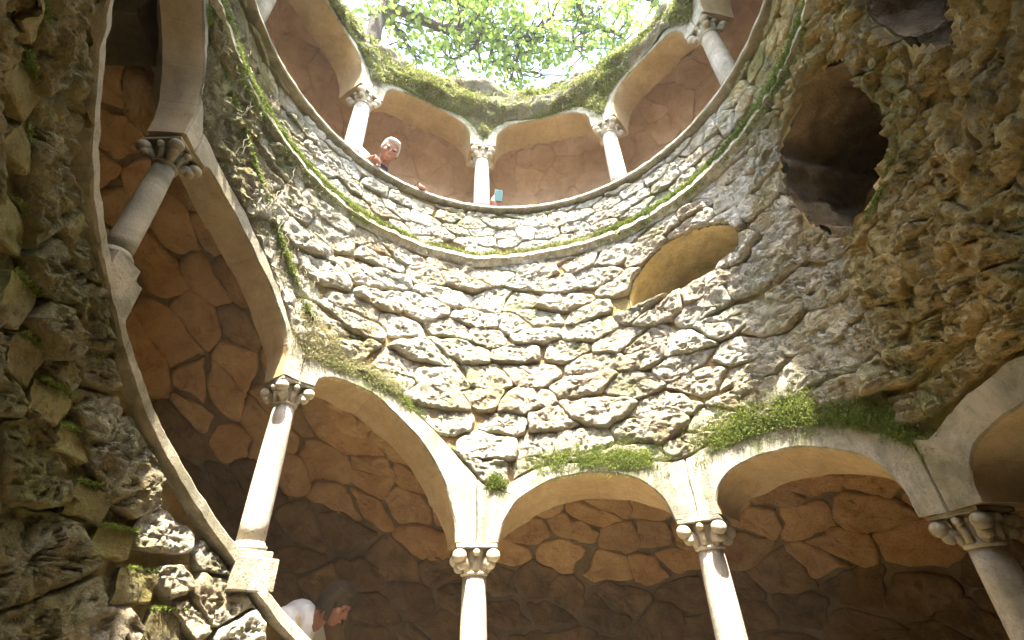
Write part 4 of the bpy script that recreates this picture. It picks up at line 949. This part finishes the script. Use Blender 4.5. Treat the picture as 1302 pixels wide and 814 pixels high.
# woman in white on the stair, in profile, looking down
hw = ray(430, 768, 3.85); wo = empty('person', (hw.x - .1, hw.y, hw.z - 1.45)); tag(wo, 'woman in a white T-shirt with a brown bob on the stair, seen in profile', 'person')
rt = Vector((_rt.x, _rt.y, 0)).normalized(); dep = Vector((-rt.y, rt.x, 0)).normalized(); dep = dep if dep.dot(_f) > 0 else -dep
Mw = frame(rt * 1.0 + UPV * -.85 - dep * .25, UPV + rt * .42)
Tw = lambda x, y, z: hw + Mw @ Vector((x, y, z))
nk = Tw(0, -.075, -.15); s3 = nk - rt * .10 - UPV * .02; sa = s3 - dep * .18 - rt * .01; sb = s3 + dep * .17 + rt * .03; hip3 = s3 - rt * .12 - UPV * .50; f3 = Vector((hip3.x, hip3.y, hw.z - 1.45))
ea = sa + rt * .07 - UPV * .27 - dep * .03; ha = ea + rt * .20 - UPV * .08 + dep * .02; eb = sb + rt * .10 - UPV * .26; hb = eb + rt * .2 - UPV * .06 - dep * .06
b3 = head_parts(hw, Mw) + [cap(nk, s3, .05, .06), cap(sa, sb, .062), cap(s3, hip3, .105, .12), cap(sa, ea, .05, .042), cap(ea, ha, .038, .026), cap(sb, eb, .05, .042), cap(eb, hb, .038, .026)]
for sd in (-1, 1):
    kn = f3 + dep * sd * .1 + UPV * .45; an = f3 + dep * sd * .1 + UPV * .06; b3 += [cap(hip3 + dep * sd * .09, kn, .085, .06), cap(kn, an, .058, .04), cap(an, an + rt * .15 - UPV * .02, .04, .034)]
b3 += hand_parts(ha, frame(rt, UPV), .5, .92, 1) + hand_parts(hb, frame(rt, UPV), .5, .92, -1)
child(remeshed('body', b3, .0075, M_SKIN), wo)
hair = [ell(Tw(0, -.026, .036), .090, .106, .094, Mw), ell(Tw(0, -.085, -.03), .078, .05, .08, Mw), ell(Tw(0, .035, .082), .070, .045, .034, Mw)]
for q in range(64):
    t = q / 64 * math.pi * 1.30 + math.pi * .85; x = .088 * math.cos(t); y = -.022 + .10 * math.sin(t); r_ = random.uniform(.007, .011)
    p0 = Tw(x * .75, y * .8, .085); p1 = Tw(x * 1.06, y * 1.05, .0); p2 = p1 - UPV * random.uniform(.06, .11) - rt * .01 + Mw @ Vector((x * .15, -.01, 0))
    hair += [cap(p0, p1, r_ * 1.4, r_ * 1.2, 7), cap(p1, p2, r_ * 1.2, r_ * .6, 7)]
child(remeshed('hair', hair, .0045, M_BROWNHAIR, None, 1), wo)
for sx in (-1, 1):
    mkc('eye', *ell(Tw(sx * .031, .078, .002), .013, .007, .004, Mw), M_EYE, wo); mkc('eyebrow', *ell(Tw(sx * .032, .084, .020), .018, .005, .004, Mw), M_BROWNHAIR, wo)
mkc('lips', *ell(Tw(0, .089, -.058), .022, .008, .006, Mw), M_LIP, wo)
child(remeshed('shirt', [cap(sa, sb, .080), cap(s3 + rt * .0, hip3, .128, .14), cap(sa, sa.lerp(ea, .72), .074, .078), cap(sb, sb.lerp(eb, .72), .07, .074), cap(nk - UPV * .02, s3, .066, .085), ell(s3 - UPV * .04 - rt * .02, .11, .15, .10)], .009, M_WHITECLOTH), wo)
child(remeshed('trousers', [x for sd in (-1, 1) for x in (cap(hip3 + dep * sd * .09, f3 + dep * sd * .1 + UPV * .45, .1, .078), cap(f3 + dep * sd * .1 + UPV * .45, f3 + dep * sd * .1 + UPV * .09, .074, .06))] + [cap(hip3 - dep * .07, hip3 + dep * .07, .13)], .012, M_SAND), wo)
child(remeshed('bag_strap', [cap(sa + rt * .055 - UPV * .0, hip3 + rt * .16 - UPV * -.1, .035, .06), cap(hip3 + rt * .16 + UPV * .1, hip3 + rt * .18, .06, .07)], .009, M_SAND), wo)
for o in list(bpy.data.objects):
    if '_baked' in o: del o['_baked']

# ------------------------------------------------------------------ thin bright haze in the shaft and over its mouth
hz = boxm(-14, 14, -14, 14, -1.2, 15.5)
hm = bpy.data.materials.new('haze'); hm.use_nodes = True; hn = hm.node_tree; hn.nodes.remove(hn.nodes['Principled BSDF'])
pvn = hn.nodes.new('ShaderNodeVolumePrincipled'); pvn.inputs['Density'].default_value = 0.0020; pvn.inputs['Color'].default_value = (0.95, 0.97, 0.90, 1)
hn.links.new(pvn.outputs[0], hn.nodes['Material Output'].inputs['Volume'])
tag(mk('haze', hz[0], hz[1], hm, None, False), kind='stuff')
SC.cycles.volume_bounces = 1
